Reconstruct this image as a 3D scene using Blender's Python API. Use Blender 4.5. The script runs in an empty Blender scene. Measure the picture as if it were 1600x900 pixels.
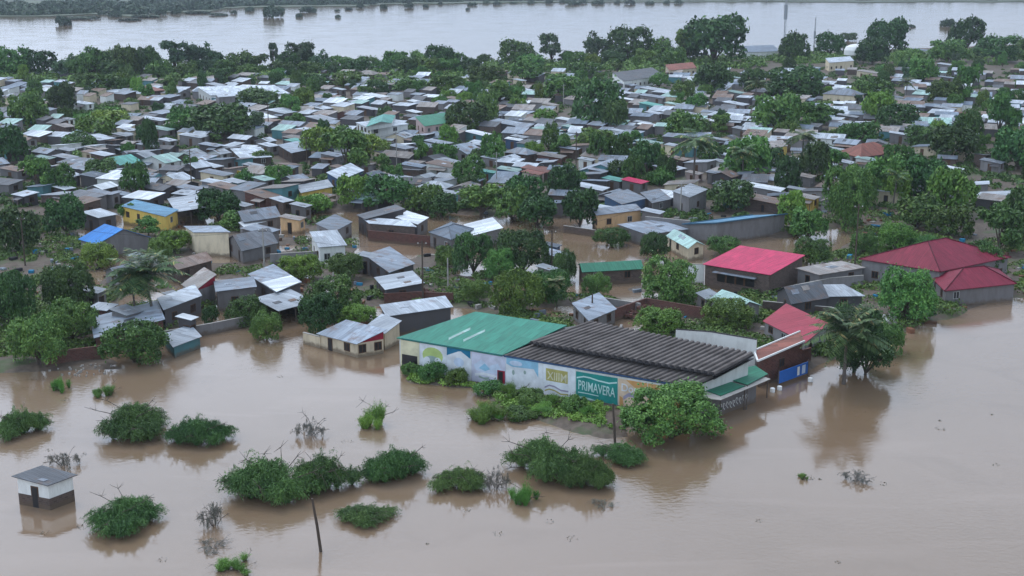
import bpy, math, random
import numpy as np
from mathutils import Vector
R_ = math.radians
random.seed(7); RNG = np.random.default_rng(7)
SC = bpy.context.scene
# ------------------------------------------------------------------ camera, sky, sun, exposure
CH = 50.0; PITCH = R_(14.3); FPX = 2000.0
cam_d = bpy.data.cameras.new('camera'); cam = bpy.data.objects.new('camera', cam_d)
SC.collection.objects.link(cam); SC.camera = cam
cam.location = (0, 0, CH); cam.rotation_euler = (R_(90) - PITCH, 0, 0)
cam_d.sensor_width = 36; cam_d.lens = 36 * FPX / 1600; cam_d.clip_start = 1; cam_d.clip_end = 20000

SUN_EL, SUN_AZ = R_(58), R_(-35)      # sun high behind thin cloud, over the river to the left
W = bpy.data.worlds.new("World"); SC.world = W; W.use_nodes = True
nt = W.node_tree; nt.nodes.clear()
wo = nt.nodes.new('ShaderNodeOutputWorld'); bg = nt.nodes.new('ShaderNodeBackground')
sky = nt.nodes.new('ShaderNodeTexSky'); sky.sky_type = 'NISHITA'; sky.sun_disc = False
sky.sun_elevation = SUN_EL; sky.sun_rotation = SUN_AZ; sky.air_density = 1.0; sky.dust_density = 3.0; sky.ozone_density = 1.5
tcw = nt.nodes.new('ShaderNodeTexCoord'); mpw = nt.nodes.new('ShaderNodeMapping'); mpw.inputs['Scale'].default_value = (1, 1, 2.6)
nzw = nt.nodes.new('ShaderNodeTexNoise'); nzw.inputs['Scale'].default_value = 2.2; nzw.inputs['Detail'].default_value = 6
rpw = nt.nodes.new('ShaderNodeValToRGB')
rpw.color_ramp.elements[0].position = .3; rpw.color_ramp.elements[0].color = (5.6, 7.2, 9.6, 1)
rpw.color_ramp.elements[1].position = .7; rpw.color_ramp.elements[1].color = (8.6, 10.2, 12.6, 1)
mxw = nt.nodes.new('ShaderNodeMix'); mxw.data_type = 'RGBA'; mxw.inputs[0].default_value = .82
nt.links.new(tcw.outputs['Generated'], mpw.inputs[0]); nt.links.new(mpw.outputs[0], nzw.inputs[0])
nt.links.new(nzw.outputs[0], rpw.inputs[0]); nt.links.new(sky.outputs[0], mxw.inputs[6]); nt.links.new(rpw.outputs[0], mxw.inputs[7])
spw = nt.nodes.new('ShaderNodeSeparateXYZ'); nt.links.new(tcw.outputs['Generated'], spw.inputs[0])
gr1 = nt.nodes.new('ShaderNodeValToRGB'); gr1.color_ramp.elements[0].color = (.76, .77, .79, 1); gr1.color_ramp.elements[1].position = .85; gr1.color_ramp.elements[1].color = (1.1, 1.1, 1.1, 1)
e_ = gr1.color_ramp.elements.new(.36); e_.color = (1.42, 1.36, 1.3, 1)          # the bright band below the high cloud
nt.links.new(spw.outputs[2], gr1.inputs[0])
xg = nt.nodes.new('ShaderNodeMapRange'); xg.inputs[1].default_value = -.5; xg.inputs[2].default_value = .5; xg.inputs[3].default_value = 1.42; xg.inputs[4].default_value = .93; nt.links.new(spw.outputs[0], xg.inputs[0])
mg = nt.nodes.new('ShaderNodeVectorMath'); mg.operation = 'MULTIPLY'; nt.links.new(mxw.outputs[2], mg.inputs[0]); nt.links.new(gr1.outputs[0], mg.inputs[1])
mg2 = nt.nodes.new('ShaderNodeVectorMath'); mg2.operation = 'SCALE'; nt.links.new(mg.outputs[0], mg2.inputs[0]); nt.links.new(xg.outputs[0], mg2.inputs['Scale'])
nt.links.new(mg2.outputs[0], bg.inputs[0]); bg.inputs[1].default_value = 0.105
nt.links.new(bg.outputs[0], wo.inputs[0])
sun_d = bpy.data.lights.new('sun', 'SUN'); sun_d.energy = 0.9; sun_d.angle = R_(20); sun_d.color = (1, .97, .93)
sun = bpy.data.objects.new('sun', sun_d); SC.collection.objects.link(sun)
sun.rotation_euler = (R_(90) - SUN_EL, 0, math.pi - SUN_AZ)
vs = SC.view_settings; vs.view_transform = 'Standard'; vs.look = 'None'; vs.exposure = 0.04; vs.gamma = 1; vs.use_curve_mapping = False
cy = SC.cycles; cy.use_denoising = True; cy.max_bounces = 5; cy.diffuse_bounces = 2; cy.glossy_bounces = 2
cy.transmission_bounces = 2; cy.volume_bounces = 0; cy.use_adaptive_sampling = True; cy.adaptive_threshold = .02
cy.caustics_reflective = False; cy.caustics_refractive = False

HAZE = .000095

# ------------------------------------------------------------------ where a ray of the photograph meets a level plane
def G(px, py, z=0.0):
    a = (px - 800) / FPX; b = (450 - py) / FPX
    dy = math.cos(PITCH) + b * math.sin(PITCH); dz = -math.sin(PITCH) + b * math.cos(PITCH)
    t = (z - CH) / dz
    return Vector((a * t, dy * t, z))
def ppm(p):                                        # photo pixels per metre at a point
    return FPX / (p[1] * math.cos(PITCH) + (CH - p[2]) * math.sin(PITCH))
def to_px(p):
    d = p[1] * math.cos(PITCH) + (CH - p[2]) * math.sin(PITCH); u = p[1] * math.sin(PITCH) - (CH - p[2]) * math.cos(PITCH)
    return 800 + FPX * p[0] / d, 450 - FPX * u / d

# ------------------------------------------------------------------ object helpers
COL = SC.collection
def tag(o, label=None, cat=None, group=None, kind=None):
    if label: o['label'] = label
    if cat: o['category'] = cat
    if group: o['group'] = group
    if kind: o['kind'] = kind
    return o
def empty(name, loc=(0, 0, 0)):
    o = bpy.data.objects.new(name, None); COL.objects.link(o); o.location = loc; o.empty_display_size = .5; return o
class MB:
    """collects faces (with uv in metres) and links them as one mesh object"""
    def __init__(s): s.v = []; s.f = []; s.uv = []; s.mi = []
    def face(s, pts, uv=None, m=0):
        i = len(s.v); s.v += [tuple(p) for p in pts]; s.f.append(tuple(range(i, i + len(pts)))); s.mi.append(m)
        if uv is None:
            p0 = Vector(pts[0]); e = (Vector(pts[1]) - p0)
            L = e.length or 1; e = e / L; n = e.cross(Vector(pts[2]) - p0)
            w = n.cross(e); w = w.normalized() if w.length else Vector((0, 0, 1))
            uv = [((Vector(p) - p0).dot(e), (Vector(p) - p0).dot(w)) for p in pts]
        s.uv += uv
    def box(s, a, b, m=0):
        (x0, y0, z0), (x1, y1, z1) = a, b
        P = lambda x, y, z: (x, y, z)
        s.face([P(x0,y0,z0),P(x1,y0,z0),P(x1,y0,z1),P(x0,y0,z1)], m=m); s.face([P(x1,y0,z0),P(x1,y1,z0),P(x1,y1,z1),P(x1,y0,z1)], m=m)
        s.face([P(x1,y1,z0),P(x0,y1,z0),P(x0,y1,z1),P(x1,y1,z1)], m=m); s.face([P(x0,y1,z0),P(x0,y0,z0),P(x0,y0,z1),P(x0,y1,z1)], m=m)
        s.face([P(x0,y0,z1),P(x1,y0,z1),P(x1,y1,z1),P(x0,y1,z1)], m=m); s.face([P(x0,y1,z0),P(x1,y1,z0),P(x1,y0,z0),P(x0,y0,z0)], m=m)
    def slab(s, pts, th, m=0):
        """thick sheet below the polygon pts (counter-clockwise seen from above)"""
        pts = [Vector(p) for p in pts]; lo = [p - Vector((0, 0, th)) for p in pts]; n = len(pts)
        s.face(pts, m=m); s.face(lo[::-1], m=m)
        for i in range(n):
            j = (i + 1) % n; s.face([lo[i], lo[j], pts[j], pts[i]], m=m)
    def obox(s, o, u, v, du, dv, z0, z1, m=0):
        """box standing on o, spanning du along unit u and dv along unit v"""
        o = Vector(o); a = o; b = o + u * du; c = b + v * dv; d = o + v * dv
        q = [Vector((p.x, p.y, z1)) for p in (a, b, c, d)]
        if (b - a).cross(d - a).z < 0: q = q[::-1]
        s.slab(q, z1 - z0, m)
    def tube(s, pts, rads, n=6, m=0):
        pts = [Vector(p) for p in pts]; rings = []
        for i, p in enumerate(pts):
            t = (pts[min(i + 1, len(pts) - 1)] - pts[max(i - 1, 0)]).normalized()
            a = t.orthogonal().normalized(); b = t.cross(a)
            rings.append([p + (a * math.cos(2 * math.pi * k / n) + b * math.sin(2 * math.pi * k / n)) * rads[i] for k in range(n)])
        base = len(s.v)
        for r in rings: s.v += [tuple(q) for q in r]
        for i in range(len(rings) - 1):
            for k in range(n):
                k2 = (k + 1) % n
                s.f.append((base + i * n + k, base + i * n + k2, base + (i + 1) * n + k2, base + (i + 1) * n + k)); s.mi.append(m); s.uv += [(0, 0)] * 4
        s.f.append(tuple(base + (len(rings) - 1) * n + k for k in range(n))); s.mi.append(m); s.uv += [(0, 0)] * n
        s.f.append(tuple(base + k for k in range(n))[::-1]); s.mi.append(m); s.uv += [(0, 0)] * n
    def build(s, name, mats, parent=None, loc=None, weld=False):
        me = bpy.data.meshes.new(name); me.from_pydata(s.v, [], s.f)
        if not isinstance(mats, (list, tuple)): mats = [mats]
        for m in mats: me.materials.append(m)
        if len(mats) > 1: me.polygons.foreach_set('material_index', s.mi)
        ul = me.uv_layers.new(name='UVMap'); ul.data.foreach_set('uv', np.array(s.uv, dtype=np.float32).ravel())
        if weld:
            import bmesh
            bm = bmesh.new(); bm.from_mesh(me); bmesh.ops.remove_doubles(bm, verts=bm.verts, dist=1e-4); bm.to_mesh(me); bm.free()
        me.update()
        o = bpy.data.objects.new(name, me); COL.objects.link(o)
        if parent: o.parent = parent
        if loc is not None: o.location = loc
        return o
def copy_tree(o, parent=None):
    c = o.copy(); COL.objects.link(c)
    if parent: c.parent = parent
    for ch in o.children: copy_tree(ch, c)
    return c

# ------------------------------------------------------------------ materials
MATS = {}
def base_mat(name, rough=.6, spec=.5):
    m = bpy.data.materials.new(name); m.use_nodes = True; t = m.node_tree
    b = t.nodes['Principled BSDF']; b.inputs['Roughness'].default_value = rough; b.inputs['Specular IOR Level'].default_value = spec
    return m, t, b
def N(t, kind, **kw):
    n = t.nodes.new(kind)
    for k, v in kw.items():
        if k in n.inputs: n.inputs[k].default_value = v
        else: setattr(n, k, v)
    return n
def mix(t, fac, a, b, mode='MIX'):
    n = t.nodes.new('ShaderNodeMix'); n.data_type = 'RGBA'; n.blend_type = mode
    for i, v in ((0, fac), (6, a), (7, b)):
        if isinstance(v, bpy.types.NodeSocket): t.links.new(v, n.inputs[i])
        elif i == 0: n.inputs[0].default_value = v
        else: n.inputs[i].default_value = (*v, 1) if len(v) == 3 else v
    return n.outputs[2]
def mapr(t, sock, a, b, c, d):
    n = t.nodes.new('ShaderNodeMapRange'); t.links.new(sock, n.inputs[0])
    for i, v in enumerate((a, b, c, d)): n.inputs[i + 1].default_value = v
    return n.outputs[0]
def rnd_gray(t, lo, hi, src='obj'):
    if src == 'obj': s = N(t, 'ShaderNodeObjectInfo').outputs['Random']
    else: s = N(t, 'ShaderNodeNewGeometry').outputs['Random Per Island']
    v = mapr(t, s, 0, 1, lo, hi); c = t.nodes.new('ShaderNodeCombineColor')
    for i in range(3): t.links.new(v, c.inputs[i])
    return c.outputs[0]
def tin(name, col, rust=.25, rcol=(.16, .085, .05), rough=.55, var=.4, spec=.22, pan=.62):
    m, t, b = base_mat(name, rough, spec)
    uv = N(t, 'ShaderNodeUVMap').outputs[0]; geo = N(t, 'ShaderNodeNewGeometry').outputs['Position']
    br = N(t, 'ShaderNodeTexBrick', offset=.35, Scale=1.0); t.links.new(uv, br.inputs['Vector'])
    br.inputs['Color1'].default_value = (pan, pan, pan, 1); br.inputs['Color2'].default_value = (1.1, 1.1, 1.1, 1); br.inputs['Mortar'].default_value = (.4, .4, .4, 1)
    br.inputs['Mortar Size'].default_value = .012; br.inputs['Brick Width'].default_value = .86; br.inputs['Row Height'].default_value = 3.1
    c = mix(t, 1, col, br.outputs[0], 'MULTIPLY')
    c = mix(t, 1, c, rnd_gray(t, 1 - var, 1 + var * .6), 'MULTIPLY')
    n1 = N(t, 'ShaderNodeTexNoise', Scale=.55, Detail=8.0, Roughness=.68); t.links.new(geo, n1.inputs['Vector'])
    mp = N(t, 'ShaderNodeMapping', Scale=(5, .35, 1)); t.links.new(uv, mp.inputs[0])
    n2 = N(t, 'ShaderNodeTexNoise', Scale=1.0, Detail=6.0); t.links.new(mp.outputs[0], n2.inputs['Vector'])
    c = mix(t, mapr(t, n2.outputs[0], .42, .66, 0, .8), c, mix(t, 1, c, (.6, .6, .62), 'MULTIPLY'))
    f = mapr(t, n1.outputs[0], .62 - rust * .3, .8 - rust * .25, 0, min(.85, rust * 2.4))
    c = mix(t, f, c, rcol)
    t.links.new(c, b.inputs['Base Color'])
    wv = N(t, 'ShaderNodeTexWave', Scale=1.3, Distortion=.2); t.links.new(uv, wv.inputs[0])
    bp = N(t, 'ShaderNodeBump', Strength=.35, Distance=.05); t.links.new(wv.outputs[1], bp.inputs['Height']); t.links.new(bp.outputs[0], b.inputs['Normal'])
    return m
def wallm(name, col, dirt=.4, var=.2, brick=False, rough=.85):
    m, t, b = base_mat(name, rough, .25)
    uv = N(t, 'ShaderNodeUVMap').outputs[0]; geo = N(t, 'ShaderNodeNewGeometry').outputs['Position']
    base = col
    if brick:
        br = N(t, 'ShaderNodeTexBrick', Scale=1.0); t.links.new(uv, br.inputs['Vector'])
        br.inputs['Color1'].default_value = (*col, 1); br.inputs['Color2'].default_value = (*[v * .6 for v in col], 1)
        br.inputs['Mortar'].default_value = (.12, .11, .1, 1); br.inputs['Brick Width'].default_value = .4; br.inputs['Row Height'].default_value = .2; br.inputs['Mortar Size'].default_value = .015
        base = br.outputs[0]
    c = mix(t, 1, base, rnd_gray(t, 1 - var, 1 + var), 'MULTIPLY')
    mp = N(t, 'ShaderNodeMapping', Scale=(1, 1, .3)); t.links.new(geo, mp.inputs[0])
    n1 = N(t, 'ShaderNodeTexNoise', Scale=.9, Detail=8.0, Roughness=.7); t.links.new(mp.outputs[0], n1.inputs['Vector'])
    c = mix(t, mapr(t, n1.outputs[0], .45, .72, 0, dirt), c, (.09, .075, .06))
    sp = N(t, 'ShaderNodeSeparateXYZ'); t.links.new(geo, sp.inputs[0])
    n3 = N(t, 'ShaderNodeTexNoise', Scale=1.5, Detail=3.0); t.links.new(geo, n3.inputs['Vector'])
    ad = N(t, 'ShaderNodeMath', operation='ADD'); t.links.new(sp.outputs[2], ad.inputs[0]); t.links.new(n3.outputs[0], ad.inputs[1])
    c = mix(t, mapr(t, ad.outputs[0], .75, 1.15, .75, 0), c, (.13, .095, .065))       # flood mud line
    t.links.new(c, b.inputs['Base Color'])
    return m
def plain(name, col, rough=.7, spec=.3, noise=.25, scale=1.5):
    m, t, b = base_mat(name, rough, spec)
    geo = N(t, 'ShaderNodeNewGeometry').outputs['Position']
    n1 = N(t, 'ShaderNodeTexNoise', Scale=scale, Detail=6.0); t.links.new(geo, n1.inputs['Vector'])
    c = mix(t, mapr(t, n1.outputs[0], .35, .7, 0, noise), col, tuple(v * .45 for v in col))
    t.links.new(c, b.inputs['Base Color']); return m
def leafm(name, c1, c2, var=.35, c3=None):
    m, t, b = base_mat(name, .55, .25)
    isl = N(t, 'ShaderNodeNewGeometry').outputs['Random Per Island']
    c = mix(t, isl, c1, c2)
    if c3: c = mix(t, mapr(t, isl, .9, .93, 0, 1), c, c3)
    geo = N(t, 'ShaderNodeNewGeometry').outputs['Position']
    n1 = N(t, 'ShaderNodeTexNoise', Scale=.35, Detail=3.0); t.links.new(geo, n1.inputs['Vector'])
    c = mix(t, 1, c, mix(t, mapr(t, n1.outputs[0], .35, .65, 0, 1), (.72, .78, .8), (1.25, 1.2, 1.1)), 'MULTIPLY')
    c = mix(t, 1, c, rnd_gray(t, 1 - var, 1 + var), 'MULTIPLY')
    hs = N(t, 'ShaderNodeHueSaturation'); t.links.new(c, hs.inputs['Color'])
    ob = N(t, 'ShaderNodeObjectInfo').outputs['Random']; ml = N(t, 'ShaderNodeMath', operation='MULTIPLY'); t.links.new(ob, ml.inputs[0]); ml.inputs[1].default_value = 7.13
    fr = N(t, 'ShaderNodeMath', operation='FRACT'); t.links.new(ml.outputs[0], fr.inputs[0]); t.links.new(mapr(t, fr.outputs[0], 0, 1, .475, .525), hs.inputs['Hue'])
    t.links.new(hs.outputs[0], b.inputs['Base Color']); return m

T = dict(
 t=tin('corrugated tin', (.31, .36, .42), .34), l=tin('pale tin', (.54, .59, .64), .2), w=tin('new white tin', (.85, .9, .93), .03, var=.08),
 d=tin('weathered dark tin', (.13, .14, .155), .3), s=tin('slate tin', (.2, .25, .31), .2), r=tin('rusty tin', (.26, .2, .17), .65),
 n=tin('tan stained tin', (.35, .32, .295), .4), g=tin('green tin', (.035, .2, .12), .12, pan=.86, var=.15), q=tin('turquoise tin', (.14, .45, .38), .12, var=.15),
 m=tin('mint washed tin', (.42, .62, .56), .18), b=tin('bright blue tin', (.02, .2, .56), .03, pan=.86, var=.1), k=tin('dusty blue tin', (.12, .3, .45), .1),
 p=tin('pink red tin', (.56, .035, .11), .12, pan=.86, var=.05), z=tin('maroon tin', (.22, .022, .045), .15, pan=.86, rcol=(.2, .04, .05), var=.05), o=tin('rust red roof', (.28, .09, .06), .3),
 x=tin('coral maroon tin', (.36, .045, .07), .15, pan=.86, rcol=(.24, .05, .06), var=.05))
TN = dict(t='grey tin', l='pale tin', w='bright white', d='dark weathered', s='slate-blue', r='rusty', n='tan stained', g='green', q='turquoise', m='mint', b='bright blue', k='dusty blue', p='pink', z='maroon', o='rust-red', x='coral-red')
WM = dict(
 c=wallm('cream plaster', (.62, .53, .38)), y=wallm('yellow plaster', (.68, .48, .12)), o=wallm('peach plaster', (.66, .43, .23)),
 w=wallm('white plaster', (.68, .69, .66), .3), g=wallm('grey block', (.2, .19, .19), .5, .3), d=wallm('dark block', (.085, .08, .085), .4, .3),
 b=wallm('brown brick', (.12, .082, .068), .3, .25, True), r=wallm('red brick', (.15, .055, .042), .35, .2, True), p=wallm('pinkish plaster', (.5, .38, .36)),
 t=wallm('teal painted block', (.09, .22, .24)), u=wallm('blue painted block', (.06, .11, .2)))
WN = dict(c='cream', y='yellow', o='peach', w='white', g='grey', d='dark', b='brown', r='red brick', p='pinkish', t='teal', u='dark blue')
M_DARK = plain('dark opening', (.012, .012, .014), .4, .5); M_WOOD = plain('brown wood', (.11, .06, .035)); M_GREYW = plain('weathered wood', (.13, .11, .095))
M_FRAMEW = plain('white frame', (.38, .38, .37)); M_CONC = plain('concrete', (.36, .34, .31), noise=.5); M_STEEL = plain('steel', (.3, .32, .34), .5)
M_BARK = plain('bark', (.085, .065, .05)); M_RED = plain('maroon paint', (.28, .015, .035)); M_REDFRAME = plain('red window frame', (.3, .05, .03))
M_WHITE = plain('white paint', (.8, .8, .77), noise=.2); M_RUST = plain('rust', (.2, .09, .05)); M_BLACK = plain('black tar', (.02, .02, .022))
LF = dict(
 D=leafm('deep green leaves', (.028, .07, .022), (.075, .145, .04)), M=leafm('mid green leaves', (.05, .12, .03), (.125, .22, .05)),
 L=leafm('light green leaves', (.085, .17, .03), (.18, .28, .05)), A=leafm('grey green leaves', (.04, .085, .045), (.10, .16, .075)),
 W=leafm('feathery green leaves', (.05, .11, .035), (.14, .25, .075), .25), P=leafm('palm leaves', (.04, .085, .03), (.11, .16, .06), .2, (.3, .25, .1)),
 Y=leafm('grass blades', (.08, .19, .03), (.16, .3, .06), .2), B=leafm('glossy broad leaves', (.045, .12, .03), (.14, .27, .06), .15),
 G=leafm('dry grey twigs', (.1, .1, .085), (.2, .19, .16), .2), F=leafm('far leaves', (.02, .05, .03), (.05, .09, .045), .2))

# ------------------------------------------------------------------ ground, water
def poly_sd(X, Y, poly):
    """signed distance to a polygon, positive inside"""
    inside = np.zeros(X.shape, bool); d = np.full(X.shape, 1e9); n = len(poly)
    for i in range(n):
        (x0, y0), (x1, y1) = poly[i], poly[(i + 1) % n]
        ex, ey = x1 - x0, y1 - y0; L = ex * ex + ey * ey + 1e-9
        t = np.clip(((X - x0) * ex + (Y - y0) * ey) / L, 0, 1)
        d = np.minimum(d, np.hypot(X - x0 - t * ex, Y - y0 - t * ey))
        if y0 != y1:
            c = ((y0 > Y) != (y1 > Y)) & (X < (x1 - x0) * (Y - y0) / (y1 - y0) + x0); inside ^= c
    return np.where(inside, d, -d)
def vnoise(X, Y, sc, seed):
    r = np.random.default_rng(seed); g = r.random((128, 128)); x = X / sc; y = Y / sc
    xi = np.floor(x).astype(int); yi = np.floor(y).astype(int); fx = x - xi; fy = y - yi; fx = fx * fx * (3 - 2 * fx); fy = fy * fy * (3 - 2 * fy)
    a = lambda i, j: g[(xi + i) % 128, (yi + j) % 128]
    return (a(0, 0) * (1 - fx) * (1 - fy) + a(1, 0) * fx * (1 - fy) + a(0, 1) * (1 - fx) * fy + a(1, 1) * fx * fy) - .5
LAND = [  # outline in photo pixels on the water plane, height, patchiness
 ([(-500, 338), (300, 338), (560, 330), (800, 338), (1000, 345), (1230, 372), (1380, 345), (1560, 350), (2300, 350), (2300, 68), (1600, 70), (1450, 76), (1150, 86), (1000, 95), (760, 101), (740, 112), (-500, 118)], .6, .35),
 ([(-500, 345), (130, 345), (140, 545), (190, 575), (-500, 600)], .45, .5),
 ([(140, 345), (520, 345), (560, 400), (480, 470), (330, 500), (150, 530)], .06, .9),
 ([(1380, 340), (1560, 340), (2300, 420), (1560, 470), (1450, 500), (1400, 530), (1260, 575), (1200, 600), (1110, 610), (1090, 470), (1250, 440)], .35, .6),
 ([(560, 400), (780, 395), (830, 470), (1010, 440), (1190, 480), (1190, 600), (1010, 640), (622, 578), (500, 500)], .08, .8),
 ([(632, 578), (1015, 650), (985, 690), (940, 688), (900, 672), (840, 655), (790, 640), (740, 612), (625, 598)], .45, .25)]
LANDW = [([(G(*q).x, G(*q).y) for q in P], h, a) for P, h, a in LAND]
def height(X, Y):
    X = np.asarray(X, float); Y = np.asarray(Y, float); H = np.full(X.shape, -1.6)
    nz = vnoise(X, Y, 7, 1) * 1.1 + vnoise(X, Y, 2.6, 2) * .4
    for P, h, a in LANDW:
        sd = poly_sd(X, Y, P) + nz * 2.2
        H = np.maximum(H, np.clip(sd * .28, -1.6, h) + np.where(sd > 0, nz * a, 0))
    return H
def gz(p): return float(height([p[0]], [p[1]])[0])
GX0, GX1, GY0, GY1, GS = -345, 345, 90, 800, 2.4
xs = np.arange(GX0, GX1 + GS, GS); ys = np.arange(GY0, GY1 + GS, GS); XX, YY = np.meshgrid(xs, ys); HH = height(XX, YY)
nx, ny = len(xs), len(ys)
idx = np.arange(nx * ny).reshape(ny, nx)
F_ = np.stack([idx[:-1, :-1], idx[:-1, 1:], idx[1:, 1:], idx[1:, :-1]], -1).reshape(-1, 4)
def np_mesh(name, co, faces, mat, k=4):
    me = bpy.data.meshes.new(name); me.vertices.add(len(co)); me.vertices.foreach_set('co', np.asarray(co, np.float32).ravel())
    me.loops.add(len(faces) * k); me.loops.foreach_set('vertex_index', np.asarray(faces, np.int32).ravel())
    me.polygons.add(len(faces)); me.polygons.foreach_set('loop_start', np.arange(0, len(faces) * k, k, dtype=np.int32))
    me.update(calc_edges=True); me.materials.append(mat); return me
m_ground, t, b = base_mat('wet mud and grass', .75, .35)
geo = N(t, 'ShaderNodeNewGeometry').outputs['Position']
n1 = N(t, 'ShaderNodeTexNoise', Scale=.12, Detail=8.0, Roughness=.65); t.links.new(geo, n1.inputs['Vector'])
n2 = N(t, 'ShaderNodeTexNoise', Scale=1.1, Detail=5.0); t.links.new(geo, n2.inputs['Vector'])
c = mix(t, mapr(t, n2.outputs[0], .35, .7, 0, 1), (.075, .055, .04), (.13, .1, .075))
c = mix(t, mapr(t, n1.outputs[0], .52, .64, 0, .85), c, (.05, .085, .025))
t.links.new(c, b.inputs['Base Color'])
me = np_mesh('ground', np.stack([XX.ravel(), YY.ravel(), HH.ravel()], -1), F_, m_ground)
ground = bpy.data.objects.new('ground', me); COL.objects.link(ground); tag(ground, kind='structure')
mb = MB(); mb.face([(-9000, -400, -1.7), (9000, -400, -1.7), (9000, 12000, -1.7), (-9000, 12000, -1.7)]); tag(mb.build('river_bed_ground', m_ground), kind='structure')

m_water, t, b = base_mat('muddy flood water', .07, .5)
geo = N(t, 'ShaderNodeNewGeometry').outputs['Position']
n1 = N(t, 'ShaderNodeTexNoise', Scale=.018, Detail=5.0); t.links.new(geo, n1.inputs['Vector'])
n2 = N(t, 'ShaderNodeTexNoise', Scale=.09, Detail=4.0, Distortion=1.2); t.links.new(geo, n2.inputs['Vector'])
c = mix(t, mapr(t, n1.outputs[0], .35, .65, 0, 1), (.19, .127, .077), (.235, .164, .112))
c = mix(t, mapr(t, n2.outputs[0], .5, .75, 0, .35), c, (.14, .088, .048))
mp2 = N(t, 'ShaderNodeMapping', Scale=(.035, .16, 1), Rotation=(0, 0, .35)); t.links.new(geo, mp2.inputs[0])
n5 = N(t, 'ShaderNodeTexNoise', Scale=1.0, Detail=6.0, Distortion=.8); t.links.new(mp2.outputs[0], n5.inputs['Vector'])
c = mix(t, mapr(t, n5.outputs[0], .54, .74, 0, .3), c, (.30, .22, .165))            # silt streaks drawn out by the current
t.links.new(mapr(t, n5.outputs[0], .4, .75, .05, .13), b.inputs['Roughness'])
t.links.new(c, b.inputs['Base Color']); b.inputs['IOR'].default_value = 1.8
mp = N(t, 'ShaderNodeMapping', Scale=(.8, 1.3, 1)); t.links.new(geo, mp.inputs[0])
n3 = N(t, 'ShaderNodeTexNoise', Scale=1.6, Detail=4.0, Distortion=.5); t.links.new(mp.outputs[0], n3.inputs['Vector'])
n4 = N(t, 'ShaderNodeTexNoise', Scale=.05, Detail=3.0); t.links.new(geo, n4.inputs['Vector'])
mu = N(t, 'ShaderNodeMath', operation='MULTIPLY'); t.links.new(n3.outputs[0], mu.inputs[0]); t.links.new(mapr(t, n4.outputs[0], .42, .62, .25, 1), mu.inputs[1])
bp = N(t, 'ShaderNodeBump', Strength=.22, Distance=.16); t.links.new(mu.outputs[0], bp.inputs['Height']); t.links.new(bp.outputs[0], b.inputs['Normal'])
mb = MB(); mb.face([(-9000, -400, 0), (9000, -400, 0), (9000, 12000, 0), (-9000, 12000, 0)]); water = mb.build('flood_water', m_water); tag(water, kind='structure')

# far bank of the river
shore = [(-900, 27), (60, 26), (150, 22), (215, 25), (245, 20), (330, 17), (360, 12), (450, 10), (560, 9), (600, 6.5), (760, 4), (1000, 2.0), (1300, 2.4), (1600, 2.4), (2500, 2.4)]
mb = MB(); pts = []
for i in range(len(shore) - 1):
    (x0, y0), (x1, y1) = shore[i], shore[i + 1]
    for k in range(6):
        f = k / 6; q = G(x0 + (x1 - x0) * f, max(1.5, y0 + (y1 - y0) * f + random.uniform(-.8, .8)), .8); pts.append(q)
for i in range(len(pts) - 1):
    a, c = pts[i], pts[i + 1]; mb.face([a, c, (c.x * 6, 11500, 6), (a.x * 6, 11500, 6)]); mb.face([(a.x, a.y, -1), (c.x, c.y, -1), c, a])
m_far = plain('far wet grassland', (.075, .10, .055), noise=.6, scale=.01)
tag(mb.build('far_river_bank_land', m_far), kind='structure')

# ------------------------------------------------------------------ foliage meshes in unit size
def leaves_mesh(name, C, A, Bv, mat):
    """quads: centre C, half axes A and B (n x 3)"""
    n = len(C); co = np.empty((n, 4, 3), np.float32)
    co[:, 0] = C - A - Bv * .35; co[:, 1] = C + Bv * .9; co[:, 2] = C + A * 1.05; co[:, 3] = C - Bv * .9
    return np_mesh(name, co.reshape(-1, 3), np.arange(n * 4).reshape(-1, 4), mat)
def unit(v): return v / (np.linalg.norm(v, axis=-1, keepdims=True) + 1e-9)
def crown_pts(rng, lobes, n, shell=.28, hollow=True):
    L = np.array(lobes); w = L[:, 3] ** 2; pick = rng.choice(len(L), n, p=w / w.sum())
    d = unit(rng.normal(size=(n, 3))); d[:, 2] = np.where(d[:, 2] < -.55, -d[:, 2] * .5, d[:, 2]); d = unit(d)
    r = L[pick, 3] * (1 - shell * rng.random(n) ** 1.6 + .06 * rng.normal(size=n))
    P = L[pick, :3] + d * r[:, None] * np.array([1, 1, .85])
    if hollow:
        keep = np.ones(n, bool)
        for i, l in enumerate(L):
            keep &= (np.linalg.norm((P - l[:3]) / np.array([1, 1, .85]), axis=1) > l[3] * .66) | (pick == i)
        P, d = P[keep], d[keep]
    return P, d
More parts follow.
